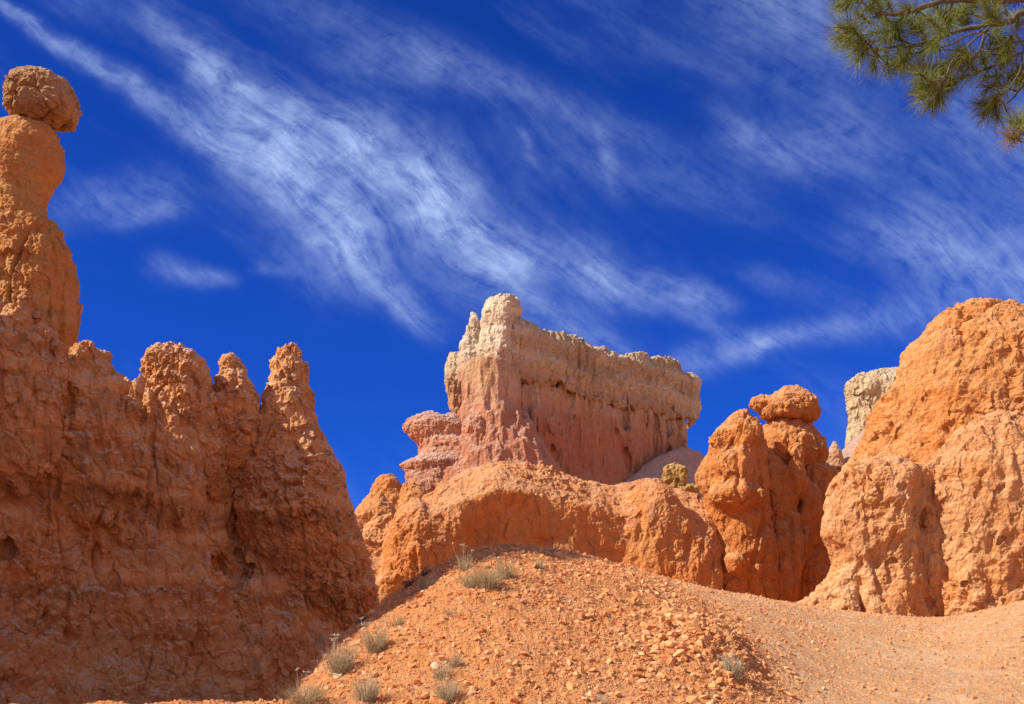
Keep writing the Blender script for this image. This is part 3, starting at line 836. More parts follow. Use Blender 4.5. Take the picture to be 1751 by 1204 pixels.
build('shade_crag', [blob_w((-20.0, 13.8, -1), (5.0, 10.6, 21.6), 3.4), blob_w((-20.5, 27, -1), (5.0, 5, 15.0), 3.0)], 20, M_WALL, OFFC, vox=34, sub=2, k=60,
      coarse=[('fbm', 300, 1.4, 40), ('rok', 160, 1.6, 30)], fine=[('rok', 80, 1.2, 10)], seed=91)

# ------------------------------------------------------------------ ground: mound, saddle and the land beyond as one sheet
CR_U = np.array([-900, 300, 440, 500, 519, 557, 585, 617, 667, 720, 757, 798, 831, 872, 905, 943, 998, 1072, 1147, 1221, 1286, 1360, 1435, 1509, 1572, 1632, 1676, 1751, 2000, 2400], float)
CR_V = np.array([1222, 1222, 1218, 1185, 1150, 1105, 1080, 1056, 1020, 985, 963, 944, 937, 935, 937, 942, 953, 968, 990, 1009, 1019, 1030, 1042, 1050, 1055, 1053, 1043, 1026, 985, 960], float)
CR_D = np.interp(CR_U, [-900, 440, 520, 700, 870, 1100, 1300, 1570, 1751, 2400], [10, 10, 10.2, 12.0, 13.4, 14.6, 16.2, 18.0, 17.0, 15.0])
BT_D = np.interp(CR_U, [-900, 500, 900, 1250, 1400, 2400], [8.4, 8.0, 7.6, 8.0, 9.2, 9.2])
_uu = np.arange(-900, 2401, 4.0)
_k = np.exp(-np.linspace(-2.5, 2.5, 61) ** 2 / 2); _k /= _k.sum()
_k2 = np.exp(-np.linspace(-2.5, 2.5, 9) ** 2 / 2); _k2 /= _k2.sum()


def _sm(v, k):
    w = np.interp(_uu, CR_U, v)
    return np.convolve(np.pad(w, len(k) // 2, mode='edge'), k, 'valid')


CR_V, CR_D, BT_D, CR_U = _sm(CR_V, _k2), _sm(CR_D, _k), _sm(BT_D, _k), _uu
FARY = [0, 22, 33, 45, 60, 75, 95, 130, 400, 4000]
FARZ = [1.0, 0.7, 0.9, 1.8, 3.5, 7.0, 10.0, 10.5, 8.0, 0.0]


def sstep(x, a, b):
    t = np.clip((x - a) / (b - a), 0, 1)
    return t * t * (3 - 2 * t)


def polar(x, y):
    rho = np.hypot(x, y); th = np.arctan2(x, y)
    tc = np.clip(th, -0.95, 0.75)
    return rho, th, U0 + FPX * np.tan(tc), rho * np.cos(tc)


def path_mask(u, yy, n=0):
    ub = np.interp(yy, [7, 8.5, 10, 12, 14.5, 18], [1340, 1325, 1285, 1195, 1060, 1000])
    return sstep(u - ub + n * 150, -100, 120)


def terrain(x, y, detail=True):
    rho, th, u, yy = polar(x, y)
    dc = np.interp(u, CR_U, CR_D); db = np.interp(u, CR_U, BT_D)
    zc = CAMZ + dc * (HOR - np.interp(u, CR_U, CR_V)) / FPX - 0.055
    zb = CAMZ + db * (HOR - 1204) / FPX
    t = np.clip((yy - db) / (dc - db), 0, 1)
    z = np.where(yy < db, zb * np.clip(yy / db, 0, 1) ** 1.5, zb + (zc - zb) * np.sin(t * math.pi / 2))
    w = np.maximum(yy - dc, 0)
    z = z - 0.05 * np.minimum(w, 5) ** 2
    k = sstep(w, 1.5, 9)
    z = z * (1 - k) + np.interp(yy, FARY, FARZ) * k
    z = z + 9 * sstep(np.abs(th), 0.9, 1.5) * sstep(rho, 22, 70)  # unseen hills beside and behind the camera, raised to bounce warm light
    if detail:
        p3 = np.stack([x, y, z * 0.6], 1)
        rub = path_mask(u, yy); amp = 1 - 0.62 * rub
        near = yy < 40
        dz = np.zeros(len(x))
        q = p3[near]
        cl = np.exp(-((u[near] - 1205) / 85) ** 2 - ((yy[near] - 9.5) / 0.75) ** 2)
        d = 0.055 * fbm(q / 1.3, 3) + 0.034 * fbm(q / 0.42, 2, 0.5, 1) + (0.026 + 0.05 * cl) * fbm(q / 0.15, 3, 0.6, 1) + 0.011 * fbm(q / 0.055, 2, 0.6, 1)
        rut = np.stack([(q[:, 0] * 0.85 + q[:, 1] * 0.5) / 0.35, (q[:, 1] * 0.85 - q[:, 0] * 0.5) / 2.2, q[:, 2] * 0], 1)
        d = d + 0.085 * rub[near] * fbm(rut, 3)
        dz[near] = d * amp[near] + 0.20 * cl + 0.05 * cl * fbm(q / 0.33, 2, 0.5, 1)
        dz[~near] = 0.5 * fbm(p3[~near] / 14.0, 3)
        z = z + dz
    return z


def ground_mat():
    m = bpy.data.materials.new('gravelly orange soil')
    m.use_nodes = True
    t = m.node_tree
    N = NT(t)
    bs = t.nodes['Principled BSDF']
    bs.inputs['Roughness'].default_value = 0.95
    bs.inputs['Specular IOR Level'].default_value = 0.1
    tc = t.nodes.new('ShaderNodeTexCoord')
    P = tc.outputs['Object']
    at = t.nodes.new('ShaderNodeAttribute')
    at.attribute_name = 'trodden'
    n1 = N.noise(P, 1.1, 5, 0.6, 0.4)
    n2 = N.noise(P, 5.0, 5, 0.65)
    n3 = N.noise(P, 34.0, 4, 0.7)
    loose = N.mix(N.ramp(n2, 0.35, 0.66), (0.70, 0.270, 0.088), (0.73, 0.355, 0.145))
    loose = N.mix(N.m('MULTIPLY', N.ramp(n1, 0.52, 0.72), 0.5), loose, (0.62, 0.33, 0.19))
    path = N.mix(N.ramp(n1, 0.36, 0.66), (0.71, 0.395, 0.195), (0.78, 0.50, 0.285))
    path = N.mix(N.m('MULTIPLY', N.ramp(n2, 0.45, 0.66), 0.7), path, (0.66, 0.33, 0.145))
    c = N.mix(at.outputs['Fac'], loose, path)
    gv = N.m('MULTIPLY_ADD', n3, 0.7, 0.65)
    c = N.mix(1.0, c, N.cxyz(gv, gv, gv), 'MULTIPLY')
    t.links.new(c, bs.inputs['Base Color'])
    b = N.m('ADD', N.noise(P, 16.0, 5, 0.7), N.m('MULTIPLY', N.noise(P, 70.0, 3, 0.65), 0.4))
    bp = t.nodes.new('ShaderNodeBump')
    bp.inputs['Strength'].default_value = 1.0
    bp.inputs['Distance'].default_value = 0.06
    t.links.new(b, bp.inputs['Height'])
    t.links.new(bp.outputs[0], bs.inputs['Normal'])
    return m


M_SOIL = ground_mat()


def make_ground():
    th = np.concatenate([np.linspace(-math.pi, -0.47, 90, endpoint=False), np.linspace(-0.47, 0.47, 1250), np.linspace(0.47, math.pi, 91)[1:-1]])
    rr = np.concatenate([[0.002], np.linspace(0.4, 6.9, 36, endpoint=False), np.linspace(6.9, 20, 430, endpoint=False), np.linspace(20, 60, 90, endpoint=False), np.geomspace(60, 5000, 60)])
    T, Rr = np.meshgrid(th, rr)
    x = (Rr * np.sin(T)).ravel(); y = (Rr * np.cos(T)).ravel()
    z = terrain(x, y)
    n, mcol = len(rr), len(th)
    i = np.arange(n - 1)[:, None]; j = np.arange(mcol)[None, :]; j2 = (j + 1) % mcol
    Q = np.stack([i * mcol + j, i * mcol + j2, (i + 1) * mcol + j2, (i + 1) * mcol + j], 2).reshape(-1, 4)
    Q = Q[:, ::-1]
    V = np.stack([x, y, z], 1)
    me = mesh_np('ground', V, Q)
    _, _, u, yy = polar(x, y)
    pm = path_mask(u, yy, fbm(np.stack([x, y, z], 1) / 0.8, 3)) * (yy < 30)
    a = me.attributes.new('trodden', 'FLOAT', 'POINT')
    a.data.foreach_set('value', pm.astype(F32))
    o = link_mesh('ground', me, M_SOIL)
    o['kind'] = 'structure'
    return o


make_ground()


def on_ground(u, v):
    """first point of the ground that pixel u, v looks at"""
    a = (u - U0) / FPX; b = (HOR - v) / FPX
    ys = np.linspace(6.5, 19, 700)
    h = terrain(ys * a, ys)
    hit = np.nonzero(CAMZ + b * ys <= h)[0]
    if len(hit):
        y = ys[hit[0]]
    else:
        y = float(np.interp(u, CR_U, CR_D))
    x = y * a
    return np.array([x, y, terrain(np.array([x]), np.array([y]))[0]])


# ------------------------------------------------------------------ stones
def chip_templates(n=14):
    out = []
    rg = np.random.default_rng(5)
    for k in range(n):
        bm = bmesh.new()
        ax = np.array([1.0, rg.uniform(0.6, 0.95), rg.uniform(0.38, 0.75)])
        pts = rg.normal(size=(13, 3))
        pts = pts / (np.abs(pts) ** 3).sum(1, keepdims=True) ** (1 / 3) * ax * rg.uniform(0.82, 1.05, (13, 1))
        for p in pts:
            bm.verts.new(p)
        r = bmesh.ops.convex_hull(bm, input=bm.verts[:])
        for v in [v for v in bm.verts if not v.link_faces]:
            bm.verts.remove(v)
        bm.verts.index_update()
        V = np.array([v.co[:] for v in bm.verts]); Fc = np.array([[v.index for v in f.verts] for f in bm.faces])
        bm.free()
        out.append((V, Fc))
    return out


CHIPS = chip_templates()


def stone_mat():
    m = bpy.data.materials.new('broken orange stone')
    m.use_nodes = True
    t = m.node_tree
    N = NT(t)
    bs = t.nodes['Principled BSDF']
    bs.inputs['Roughness'].default_value = 0.92
    bs.inputs['Specular IOR Level'].default_value = 0.12
    gm = t.nodes.new('ShaderNodeNewGeometry')
    isl = gm.outputs['Random Per Island']
    tc = t.nodes.new('ShaderNodeTexCoord')
    r = t.nodes.new('ShaderNodeValToRGB')
    el = r.color_ramp.elements
    el[0].position = 0.0; el[0].color = (0.62, 0.24, 0.09, 1)
    el[1].position = 1.0; el[1].color = (0.70, 0.46, 0.30, 1)
    for p, c in ((0.35, (0.68, 0.29, 0.11, 1)), (0.75, (0.70, 0.35, 0.155, 1)), (0.93, (0.70, 0.40, 0.20, 1))):
        e = el.new(p); e.color = c
    t.links.new(isl, r.inputs[0])
    g = N.noise(gm.outputs['Position'], 45.0, 4, 0.7)
    gv = N.m('MULTIPLY_ADD', g, 0.6, 0.7)
    c = N.mix(1.0, r.outputs[0], N.cxyz(gv, gv, gv), 'MULTIPLY')
    t.links.new(c, bs.inputs['Base Color'])
    bp = t.nodes.new('ShaderNodeBump')
    bp.inputs['Strength'].default_value = 0.6
    bp.inputs['Distance'].default_value = 0.012
    t.links.new(g, bp.inputs['Height'])
    t.links.new(bp.outputs[0], bs.inputs['Normal'])
    return m


M_STONE = stone_mat()


def rand_rot(n, rg, flat=0.5):
    """random spin about the vertical and a limited tumble"""
    a = rg.uniform(0, 2 * np.pi, n); b = rg.normal(0, flat, n); c = rg.normal(0, flat, n)
    ca, sa, cb, sb, cc, sc = np.cos(a), np.sin(a), np.cos(b), np.sin(b), np.cos(c), np.sin(c)
    z = np.zeros(n); o = np.ones(n)
    Rz = np.array([[ca, -sa, z], [sa, ca, z], [z, z, o]]).transpose(2, 0, 1)
    Rx = np.array([[o, z, z], [z, cb, -sb], [z, sb, cb]]).transpose(2, 0, 1)
    Ry = np.array([[cc, z, sc], [z, o, z], [-sc, z, cc]]).transpose(2, 0, 1)
    return Rz @ Rx @ Ry


def scatter(n, rg):
    """points over the visible slope with size: dense on the loose mound, sparse on the trodden saddle"""
    yy = np.sqrt(rg.uniform(7.0 ** 2, 19.5 ** 2, n * 3))
    th = rg.uniform(-0.30, 0.47, n * 3)
    a = np.tan(th)
    x = a * yy; y = yy
    u = U0 + FPX * a
    dc = np.interp(u, CR_U, CR_D)
    nz = fbm(np.stack([x, y, 0 * x], 1) / 0.9, 3)
    pm = path_mask(u, yy, nz)
    keep = (yy < dc + 0.6) & (rg.random(n * 3) < np.clip(0.9 - 0.45 * pm + 0.8 * nz * (1 - 0.2 * pm), 0.08, 1))
    x, y, pm, u, yy = x[keep][:n], y[keep][:n], pm[keep][:n], u[keep][:n], yy[keep][:n]
    s = 0.0052 * (1 - rg.random(len(x))) ** (-0.42)
    s = np.minimum(s, 0.045) * (1 - 0.30 * pm)
    cl = np.exp(-((u - 1190) / 100) ** 2 - ((yy - 9.6) / 1.0) ** 2)
    s *= 1 + 0.7 * cl
    m = 260       # broken blocks banked where the mound meets the saddle
    bu = rg.normal(1195, 62, m); by = np.abs(rg.normal(0, 0.75, m)) * rg.choice([-1, 1], m) + 9.5
    x = np.concatenate([x, (bu - U0) / FPX * by]); y = np.concatenate([y, by])
    s = np.concatenate([s, rg.uniform(0.022, 0.062, m) * rg.uniform(0.6, 1.2, m)])
    return x, y, s


def gravel(n):
    rg = np.random.default_rng(3)
    x, y, s = scatter(n, rg)
    z = terrain(x, y)
    R = rand_rot(len(x), rg)
    big = np.argsort(-s)[:NSTONE]
    small = np.setdiff1d(np.arange(len(x)), big)
    Vs, Fs, off = [], [], 0
    kind = rg.integers(0, len(CHIPS), len(x))
    for k, (V, Fc) in enumerate(CHIPS):
        i = small[kind[small] == k]
        P = np.einsum('nij,vj->nvi', R[i], V) * s[i, None, None]
        P += np.stack([x[i], y[i], z[i] + 0.02 * s[i]], 1)[:, None, :]
        Vs.append(P.reshape(-1, 3))
        Fs.append((Fc[None] + (off + len(V) * np.arange(len(i)))[:, None, None]).reshape(-1, 3))
        off += len(V) * len(i)
    me = mesh_np('gravel', np.concatenate(Vs), np.concatenate(Fs), False)
    o = link_mesh('gravel', me, M_STONE)
    tag(o, 'loose orange gravel strewn over the mound and saddle', 'gravel', kind='stuff')
    # broken blocks banked along the edge of the saddle
    # the largest stones are objects of their own
    protos = []
    for k, (V, Fc) in enumerate(CHIPS):
        me = mesh_np('stone', V, Fc, False)
        me.materials.append(M_STONE)
        protos.append(me)
    for q in big:
        o = bpy.data.objects.new('stone', protos[kind[q]])
        COL.objects.link(o)
        o.location = (x[q], y[q], z[q] + 0.12 * s[q])
        o.scale = (s[q],) * 3
        M = R[q]
        from mathutils import Matrix
        o.rotation_euler = Matrix(M.tolist()).to_euler()
        tag(o, 'angular orange stone lying loose among the gravel of the mound or saddle', 'stone', 'larger stones in the gravel')


NSTONE = 220
gravel(150000)


# ------------------------------------------------------------------ dry tufts on the mound
def plain_mat(name, c1, c2, scale=60.0, rough=0.85):
    m = bpy.data.materials.new(name)
    m.use_nodes = True
    t = m.node_tree
    N = NT(t)
    bs = t.nodes['Principled BSDF']
    bs.inputs['Roughness'].default_value = rough
    bs.inputs['Specular IOR Level'].default_value = 0.15
    gm = t.nodes.new('ShaderNodeNewGeometry')
    n = N.noise(gm.outputs['Position'], scale, 3, 0.6)
    f = N.m('ADD', N.m('MULTIPLY', n, 0.6), N.m('MULTIPLY_ADD', gm.outputs['Random Per Island'], 0.8, -0.2), clamp=True)
    t.links.new(N.mix(f, c1, c2), bs.inputs['Base Color'])
    return m


M_DRY = plain_mat('dry straw grass', (0.26, 0.18, 0.085), (0.60, 0.46, 0.27))
M_SAGE = plain_mat('grey sage leaf', (0.30, 0.23, 0.13), (0.64, 0.52, 0.34))
M_DARKT = plain_mat('dark dry twigs', (0.10, 0.075, 0.05), (0.28, 0.20, 0.13))
M_SEED = plain_mat('pale seed head', (0.46, 0.38, 0.25), (0.62, 0.54, 0.40))


def strands(roots, tips, bend, w, taper=0.25, seg=3):
    """thin three sided blades from roots to tips, arching by bend"""
    n = len(roots)
    d = tips - roots
    side = np.cross(d, RNG.normal(size=(n, 3)))
    side /= np.maximum(np.linalg.norm(side, axis=1, keepdims=True), 1e-9)
    up = np.cross(side, d); up /= np.maximum(np.linalg.norm(up, axis=1, keepdims=True), 1e-9)
    ts = np.linspace(0, 1, seg)
    rings = []
    w = np.broadcast_to(np.asarray(w, float), (n,))
    for tt in ts:
        c = roots + d * tt + bend * (4 * tt * (1 - tt))
        ww = (w * (1 - (1 - taper) * tt))[:, None]
        for k in range(3):
            a = 2 * math.pi * k / 3
            rings.append(c + ww * (math.cos(a) * side + math.sin(a) * up))
    V = np.stack(rings, 1).reshape(-1, 3)
    m = seg * 3
    f = []
    for q in range(seg - 1):
        for k in range(3):
            f.append([q * 3 + k, q * 3 + (k + 1) % 3, (q + 1) * 3 + (k + 1) % 3, (q + 1) * 3 + k])
    Fq = (np.array(f)[None] + (m * np.arange(n))[:, None, None]).reshape(-1, 4)
    return V, Fq


def tuft(u, v, wpx, hpx, n, mat, label, name='dry_tuft', cat='grass tuft', stalks=0, spread=0.9, seed=0):
    rg = np.random.default_rng(100 + seed)
    n = int(n * 0.62)
    g = on_ground(u, v)
    s = g[1] / FPX
    H = hpx * s; Wd = wpx * s / 2
    t = thing(name, label, cat, tuple(g - np.array([0, 0, 0.01])), 'dry tufts on the mound')
    a = rg.uniform(0, 2 * np.pi, n); r = np.sqrt(rg.random(n))
    roots = np.stack([np.cos(a) * r * Wd * 0.45, np.sin(a) * r * Wd * 0.45, np.zeros(n)], 1)
    gz = terrain(roots[:, 0] + g[0], roots[:, 1] + g[1]) - g[2]
    roots[:, 2] = np.clip(gz, -0.1, 0.1) - 0.005
    le = rg.uniform(0.45, 1.05, n)
    out = rg.uniform(0.1, 1.0, n) * spread
    a2 = a + rg.normal(0, 0.7, n)
    tips = roots + np.stack([np.cos(a2) * out * Wd, np.sin(a2) * out * Wd, H * le * np.sqrt(np.maximum(1 - 0.55 * out ** 2, 0.1))], 1)
    bend = np.stack([rg.normal(0, 0.06, n) * H, rg.normal(0, 0.06, n) * H, np.abs(rg.normal(0.05, 0.06, n)) * H], 1)
    V, Fq = strands(roots, tips, bend, rg.uniform(0.0011, 0.0022, n), 0.3, 4)
    link_mesh('blades', mesh_np('blades', V, Fq), mat, t)
    for k in range(stalks):
        a = rg.uniform(0, 6.28)
        r0 = np.array([[math.cos(a) * Wd * 0.2, math.sin(a) * Wd * 0.2, 0.0]])
        tip = r0 + np.array([[math.cos(a) * Wd * rg.uniform(0.2, 0.9), math.sin(a) * Wd * 0.5, H * rg.uniform(0.95, 1.35)]])
        V, Fq = strands(r0, tip, rg.normal(0, 0.05, (1, 3)) * H, 0.0020, 0.7, 4)
        st = link_mesh('stalk', mesh_np('stalk', V, Fq), M_SEED, t)
        hr = np.repeat(tip, 9, 0)
        ht = hr + np.stack([rg.normal(0, 0.018, 9), rg.normal(0, 0.018, 9), rg.uniform(0.0, 0.02, 9)], 1)
        V, Fq = strands(hr, ht, np.zeros((9, 3)), 0.0034, 0.9, 3)
        link_mesh('seed_head', mesh_np('seed_head', V, Fq), M_SEED, st)
    return t


TUFTS = [
    # u, v, width, height, blades, material, stalks, label
    (836, 1004, 62, 42, 520, M_DRY, 3, 'widest straw coloured tuft near the top of the mound'),
    (864, 990, 44, 38, 340, M_DRY, 0, 'brownish dry tuft just right of the widest tuft on the mound'),
    (806, 1004, 46, 32, 300, M_DRY, 2, 'low straw tuft just left of the widest tuft near the mound top'),
    (794, 976, 40, 34, 220, M_DRY, 4, 'thin dry tuft with stalks at the mound crest, nearest the shadow edge'),
    (924, 971, 30, 18, 180, M_DRY, 0, 'small dry tuft alone right of the others near the mound crest'),
    (771, 1052, 30, 20, 90, M_DRY, 0, 'sparse faint dry tuft halfway down the mound below the widest tuft'),
    (680, 1072, 22, 24, 120, M_DRY, 0, 'small upright dry tuft at the shadow edge on the left flank of the mound'),
    (643, 1116, 56, 46, 480, M_DRY, 9, 'rounded dry tuft bristling with seed heads on the left flank of the mound'),
    (583, 1152, 66, 58, 620, M_SAGE, 5, 'large grey green bush on the left edge of the mound'),
    (520, 1204, 90, 46, 520, M_DRY, 2, 'sprawling brown dry bush at the lower left foot of the mound'),
    (628, 1198, 56, 52, 460, M_SAGE, 0, 'dense grey tuft at the bottom edge below the large grey green bush'),
    (779, 1136, 34, 26, 220, M_DRY, 0, 'small brown tuft low on the mound, above and right of a grey tuft'),
    (755, 1160, 44, 34, 220, M_SAGE, 0, 'thin grey tuft low on the mound between the brown and bottom tufts'),
    (764, 1202, 50, 48, 420, M_SAGE, 0, 'grey tuft at the bottom edge right of the dense grey one'),
    (1252, 1156, 46, 44, 420, M_SAGE, 0, 'silvery grey tuft on the rubble bank beside the pale path'),
    (1026, 1203, 36, 20, 160, M_SAGE, 0, 'tiny silvery tuft at the bottom edge in front of the rubble bank'),
    (700, 1002, 34, 24, 240, M_DARKT, 0, 'dark dry tuft on the shaded rim of the mound, lower of three'),
    (727, 984, 28, 20, 200, M_DARKT, 0, 'dark dry tuft on the shaded rim of the mound, upper of three'),
    (728, 1008, 40, 26, 240, M_DARKT, 0, 'dark dry tuft within the shadow band just below the rim tufts'),
    (617, 1062, 30, 16, 140, M_DARKT, 0, 'small dark tuft on the mound rim against the shaded wall foot'),
]
for k, (u, v, w_, h_, n_, m_, st_, lb_) in enumerate(TUFTS):
    tuft(u, v, w_, h_, n_, m_, lb_, stalks=st_, seed=k)

# tall dry weed on the rim and bare twigs
g = on_ground(550, 1112)
t = thing('dry_weed', 'tall pale dry weed with papery leaves at the left rim of the mound', 'weed', tuple(g))
s_ = g[1] / FPX
rg = np.random.default_rng(77)
stem_top = np.array([[-2, 0, 34], [8, 0, 42], [-14, 2, 40]]) * s_
V, Fq = strands(np.zeros((3, 3)), stem_top, np.array([[3, 0, 0], [-4, 0, 0], [6, 0, 0]]) * s_, 0.0022, 0.5, 5)
link_mesh('stem', mesh_np('stem', V, Fq), M_SEED, t)
nl = 26
pk = rg.integers(0, 3, nl); tt = rg.uniform(0.35, 1.0, nl)
r0 = stem_top[pk] * tt[:, None]
V, Fq = strands(r0, r0 + rg.normal(0, 1, (nl, 3)) * 5 * s_, np.zeros((nl, 3)), 0.0052, 0.2, 3)
link_mesh('leaf', mesh_np('leaf', V, Fq), M_SEED, t)['kind'] = 'stuff'
for (u0, v0, u1, v1, lb) in ((975, 1036, 962, 1028, 'short bleached twig lying on the mound right of the straw tufts'),
                             (905, 1033, 880, 1035, 'thin bleached twig lying flat on the middle of the mound'),
                             (560, 1158, 592, 1170, 'curved pale twig lying under the large grey green bush')):
    p, q = on_ground(u0, v0), on_ground(u1, v1)
    V, Fq = strands(np.zeros((1, 3)), (q - p)[None], np.array([[0, 0, 0.03]]), 0.005, 0.5, 6)
    o = link_mesh('twig', mesh_np('twig', V, Fq), M_SEED)
    o.location = tuple(p + np.array([0, 0, 0.012]))
    tag(o, lb, 'twig', 'bleached twigs on the mound')

# ------------------------------------------------------------------ pine reaching in from the right
M_BARK = plain_mat('pine bark', (0.045, 0.034, 0.028), (0.20, 0.155, 0.125), 40.0, 0.9)
M_NEED = plain_mat('pine needles', (0.085, 0.135, 0.020), (0.38, 0.40, 0.085), 12.0, 0.35)
M_NEEDB = plain_mat('browned pine needles', (0.24, 0.15, 0.06), (0.42, 0.29, 0.14), 12.0, 0.6)
PD = 6.4


def tube(path, radii, sides=7):
    """bark tube along a smoothed path"""
    P = np.array(path, float); R = np.array(radii, float)
    t0 = np.arange(len(P)); n = (len(P) - 1) * 5 + 1
    t1 = np.linspace(0, len(P) - 1, n)
    # Catmull-Rom through the points
    i = np.minimum(t1.astype(int), len(P) - 2); f = (t1 - i)[:, None]
    p0 = P[np.maximum(i - 1, 0)]; p1 = P[i]; p2 = P[i + 1]; p3 = P[np.minimum(i + 2, len(P) - 1)]
    C = 0.5 * (2 * p1 + (p2 - p0) * f + (2 * p0 - 5 * p1 + 4 * p2 - p3) * f ** 2 + (3 * p1 - p0 - 3 * p2 + p3) * f ** 3)
    C += np.random.default_rng(len(P)).normal(0, 1, C.shape) * np.interp(t1, t0, R)[:, None] * 0.18
    r = np.interp(t1, t0, R)
    T = np.gradient(C, axis=0); T /= np.maximum(np.linalg.norm(T, axis=1, keepdims=True), 1e-9)
    a = np.cross(T, [0.03, 1.0, 0.05]); a /= np.linalg.norm(a, axis=1, keepdims=True)
    b = np.cross(T, a)
    V = []
    for k in range(sides):
        w = 2 * math.pi * k / sides
        V.append(C + (r * (1 + 0.12 * np.sin(t1 * 9 + k * 2.1)))[:, None] * (math.cos(w) * a + math.sin(w) * b))
    V = np.stack(V, 1).reshape(-1, 3)
    F = []
    for q in range(n - 1):
        for k in range(sides):
            k2 = (k + 1) % sides
            F.append([q * sides + k, q * sides + k2, (q + 1) * sides + k2, (q + 1) * sides + k])
    return V, np.array(F), C


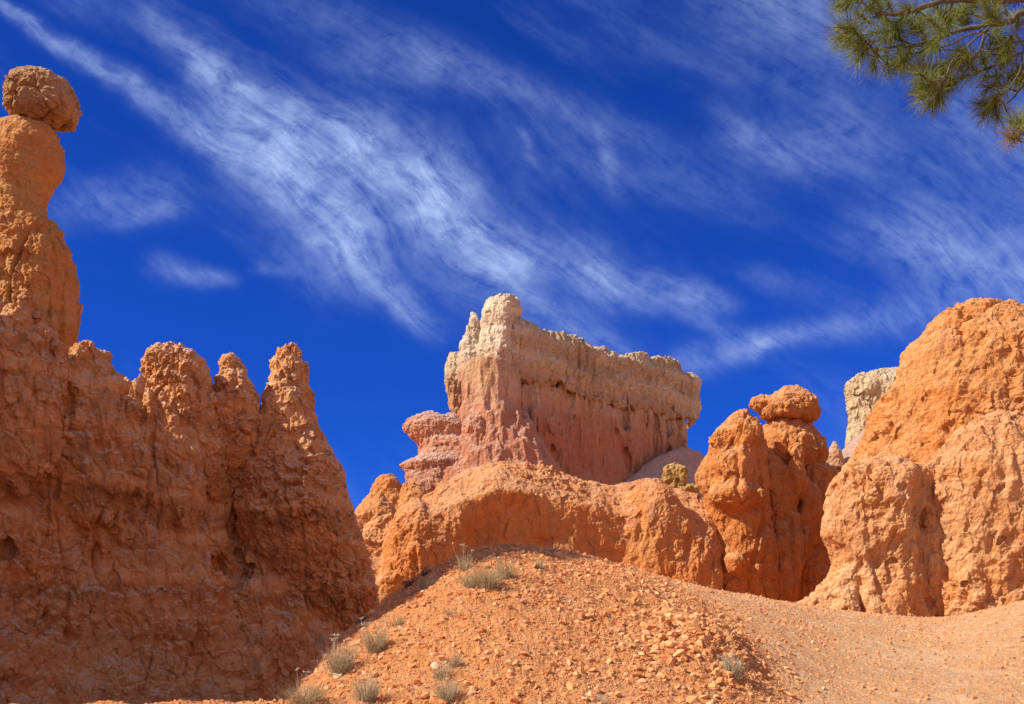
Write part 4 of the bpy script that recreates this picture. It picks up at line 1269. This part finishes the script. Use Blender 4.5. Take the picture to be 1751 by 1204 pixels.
def make_pine():
    bx, by = (2250 - U0) * PD / FPX, PD
    bz = float(terrain(np.array([bx]), np.array([by]))[0])
    root = thing('pine_tree', 'pine tree reaching its long needled boughs in from the upper right corner', 'tree', (bx, by, bz - 0.05))
    base = np.array(root.location)
    rg = np.random.default_rng(9)
    tr = [np.array([bx, by, bz - 0.3]), np.array([bx + 0.05, by, bz + 1.6]), np.array([bx - 0.05, by + 0.05, bz + 3.4]), np.array([bx + 0.05, by, bz + 5.4]), np.array([bx, by, bz + 7.4])]
    V, F, _ = tube(np.array(tr) - base, [0.22, 0.17, 0.15, 0.12, 0.05], 14)
    link_mesh('trunk', mesh_np('trunk', V, F), M_BARK, root)
    # boughs as the photograph shows them: (u, v, distance offset), thickness px at both ends
    B = [
        ([(2250, 10, 0), (1860, 0, -.05), (1700, 0, -.1), (1618, 2, -.1), (1563, 17, -.12), (1530, 24, -.12), (1500, 20, -.1), (1479, 7, -.1), (1466, -6, -.1)], 13, 3),
        ([(2250, 70, 0), (1850, 10, 0), (1751, 20, 0), (1726, 38, 0), (1679, 44, .02), (1628, 56, .05), (1598, 67, .06), (1563, 79, .08), (1533, 80, .1), (1493, 84, .1), (1462, 72, .1)], 13, 2.2),
        ([(1726, 40, 0), (1691, 35, .06), (1656, 22, .1), (1633, 19, .12), (1612, 5, .15)], 4, 2),
        ([(1692, 46, .02), (1667, 67, -.1), (1646, 86, -.16), (1626, 109, -.2), (1618, 128, -.22), (1600, 139, -.25), (1584, 134, -.25)], 4, 1.8),
        ([(1684, 50, .02), (1677, 81, .04), (1658, 112, .08), (1642, 133, .1), (1623, 151, .1), (1605, 166, .12)], 5, 2.2),
        ([(2250, 130, 0), (1850, 60, .05), (1751, 90, .1), (1714, 105, .12), (1679, 121, .14), (1656, 130, .16), (1640, 137, .16), (1622, 141, .16)], 6, 1.8),
        ([(1760, 60, .1), (1749, 91, -.06), (1744, 121, -.1), (1726, 149, -.12), (1708, 163, -.12)], 4, 2),
        ([(1850, 110, .05), (1790, 120, .05), (1751, 146, .05), (1735, 165, .06), (1721, 177, .06), (1700, 181, .06)], 4.5, 2.2),
        ([(1716, 5, -.05), (1720, 16, -.08), (1730, 46, -.1), (1742, 66, -.1), (1760, 88, -.1), (1800, 110, -.1)], 3, 4),
        ([(1684, 54, .04), (1700, 66, .05), (1726, 72, .05), (1751, 70, .04), (1790, 60, .04)], 2.6, 4),
        ([(1677, 84, .04), (1692, 88, .0), (1712, 78, -.04), (1733, 60, -.06), (1752, 38, -.06), (1800, 20, 0)], 2, 4),
        ([(1660, 74, -.08), (1640, 85, -.06), (1609, 86, -.06), (1607, 92, -.06), (1605, 107, -.06), (1586, 115, -.06)], 2.6, 1.6),
        ([(1628, 57, .05), (1600, 46, .1), (1572, 48, .12)], 3, 1.8),
        ([(1690, 52, 0), (1655, 60, .1), (1620, 78, .14), (1580, 90, .16), (1548, 92, .16)], 4, 1.8),
        ([(1850, 190, .1), (1800, 230, .1), (1760, 243, .1), (1740, 238, .1), (1742, 222, .1)], 5, 2.4),
        ([(1566, 79, .08), (1540, 68, .1), (1524, 66, .12)], 2.4, 1.6),
        ([(1493, 84, .1), (1500, 92, .0), (1505, 98, -.06)], 2, 1.4),
    ]
    cents = []
    for pts, w0, w1 in B:
        P = np.array([W(u, v, PD + d) for u, v, d in pts]) - base
        rad = np.linspace(w0, w1, len(pts)) * PD / FPX * 0.5
        V, F, C = tube(P, rad, 7)
        link_mesh('bough', mesh_np('bough', V, F), M_BARK, root)
        cents.append(C)
    allc = np.concatenate(cents)
    T = [(1464, 73, -1, .1), (1452, 52, -1, -.2), (1446, 64, -1, .3), (1478, 90, -.7, .7), (1498, 95, -.2, 1), (1516, 96, .1, 1), (1538, 95, .3, .8), (1446, 12, -1, 0), (1462, 2, -1, -.3),
         (1480, 34, -.8, -.3), (1470, 62, -.7, -.7), (1500, 24, -.8, -.5), (1526, 66, -.9, .1), (1530, 44, -.7, -.5), (1510, 54, -.9, 0), (1484, 74, -.8, .2), (1562, 46, -.5, -.8), (1572, 46, .2, -1),
         (1590, 74, -.5, .5), (1553, 90, -.4, .8), (1600, 42, -.5, -.8), (1626, 34, .1, -1), (1612, 28, -.6, -.6), (1645, 18, .4, -.8), (1500, 6, -.5, -.6), (1520, 8, -.5, -.7), (1690, 20, -.4, -.6), (1702, 30, .2, -.8),
         (1665, 8, -.3, -.7), (1540, 30, -.4, .6), (1580, 60, -.6, -.2), (1606, 62, -.3, .7),
         (1584, 116, -1, -.3), (1582, 130, -1, 0), (1592, 140, -1, .2), (1604, 165, -.6, .7), (1594, 157, -1, .2), (1608, 160, -.2, .8), (1618, 128, -.8, -.2), (1640, 112, -.5, -.5), (1648, 131, -.9, .2), (1628, 142, -.7, .4),
         (1655, 96, -.5, -.3), (1690, 92, .2, -.8), (1684, 112, -.4, -.5), (1664, 116, -.6, -.4),
         (1716, 108, .2, -.9), (1722, 92, 0, -1), (1732, 128, -.5, .4), (1706, 146, -.8, .2), (1702, 130, -.8, -.2), (1712, 160, -.6, .4), (1697, 181, -.7, .7), (1692, 176, -1, -.1), (1702, 184, .3, .9),
         (1740, 120, .3, .4), (1726, 74, -.2, .9), (1742, 222, -.4, -.7), (1736, 236, -1, .1), (1748, 212, .3, -.8), (1740, 40, .2, -.9), (1705, 58, .3, .8), (1760, 130, .5, .3), (1775, 90, .3, -.7), (1790, 180, 0, 1), (1820, 60, 0, -1), (1770, 20, 0, -1)]
    # more tufts on the side shoots between those
    for k in range(12):
        u, v = T[rg.integers(0, 50)][:2]
        T.append((u + rg.uniform(-16, 26), max(v + rg.uniform(-16, 10), -8), rg.uniform(-1, 0.2), rg.uniform(-0.8, 0.6)))
    for k, (u, v, du, dv) in enumerate(T):
        d = PD + rg.uniform(-0.18, 0.2)
        c = W(u, v, d) - base
        near = allc[np.argmin(((allc - c) ** 2).sum(1))]
        ax = np.array([du, rg.normal(0, 0.35), -dv]); ax /= np.linalg.norm(ax)
        # twig that carries the tuft
        e = c + ax * 0.045
        if np.linalg.norm(near - c) > 0.02:
            V, F, _ = tube([near, (near + c) / 2 + rg.normal(0, 0.008, 3), c, e], [0.0048, 0.004, 0.0036, 0.0028], 5)
            tw = link_mesh('twig', mesh_np('twig', V, F), M_BARK, root)
        else:
            tw = None
        n = 150
        tt = rg.random(n)
        roots = c[None] - ax * 0.05 + ax[None] * (tt[:, None] * 0.11)
        th = rg.uniform(0, 2 * np.pi, n); ang = np.radians(rg.uniform(25, 95, n)) * (1.05 - 0.45 * tt)
        s1 = np.cross(ax, [0.2, 1, 0.1]); s1 /= np.linalg.norm(s1); s2 = np.cross(ax, s1)
        dirs = ax[None] * np.cos(ang)[:, None] + (s1[None] * np.cos(th)[:, None] + s2[None] * np.sin(th)[:, None]) * np.sin(ang)[:, None]
        L = rg.uniform(0.075, 0.125, n)
        tips = roots + dirs * L[:, None] + np.array([0, 0, -0.008])
        V, F = strands(roots, tips, rg.normal(0, 0.004, (n, 3)), rg.uniform(0.0010, 0.0016, n), 0.35, 3)
        link_mesh('needle_tuft', mesh_np('needle_tuft', V, F), M_NEEDB if (u, v) == (1736, 236) else M_NEED, root)


make_pine()
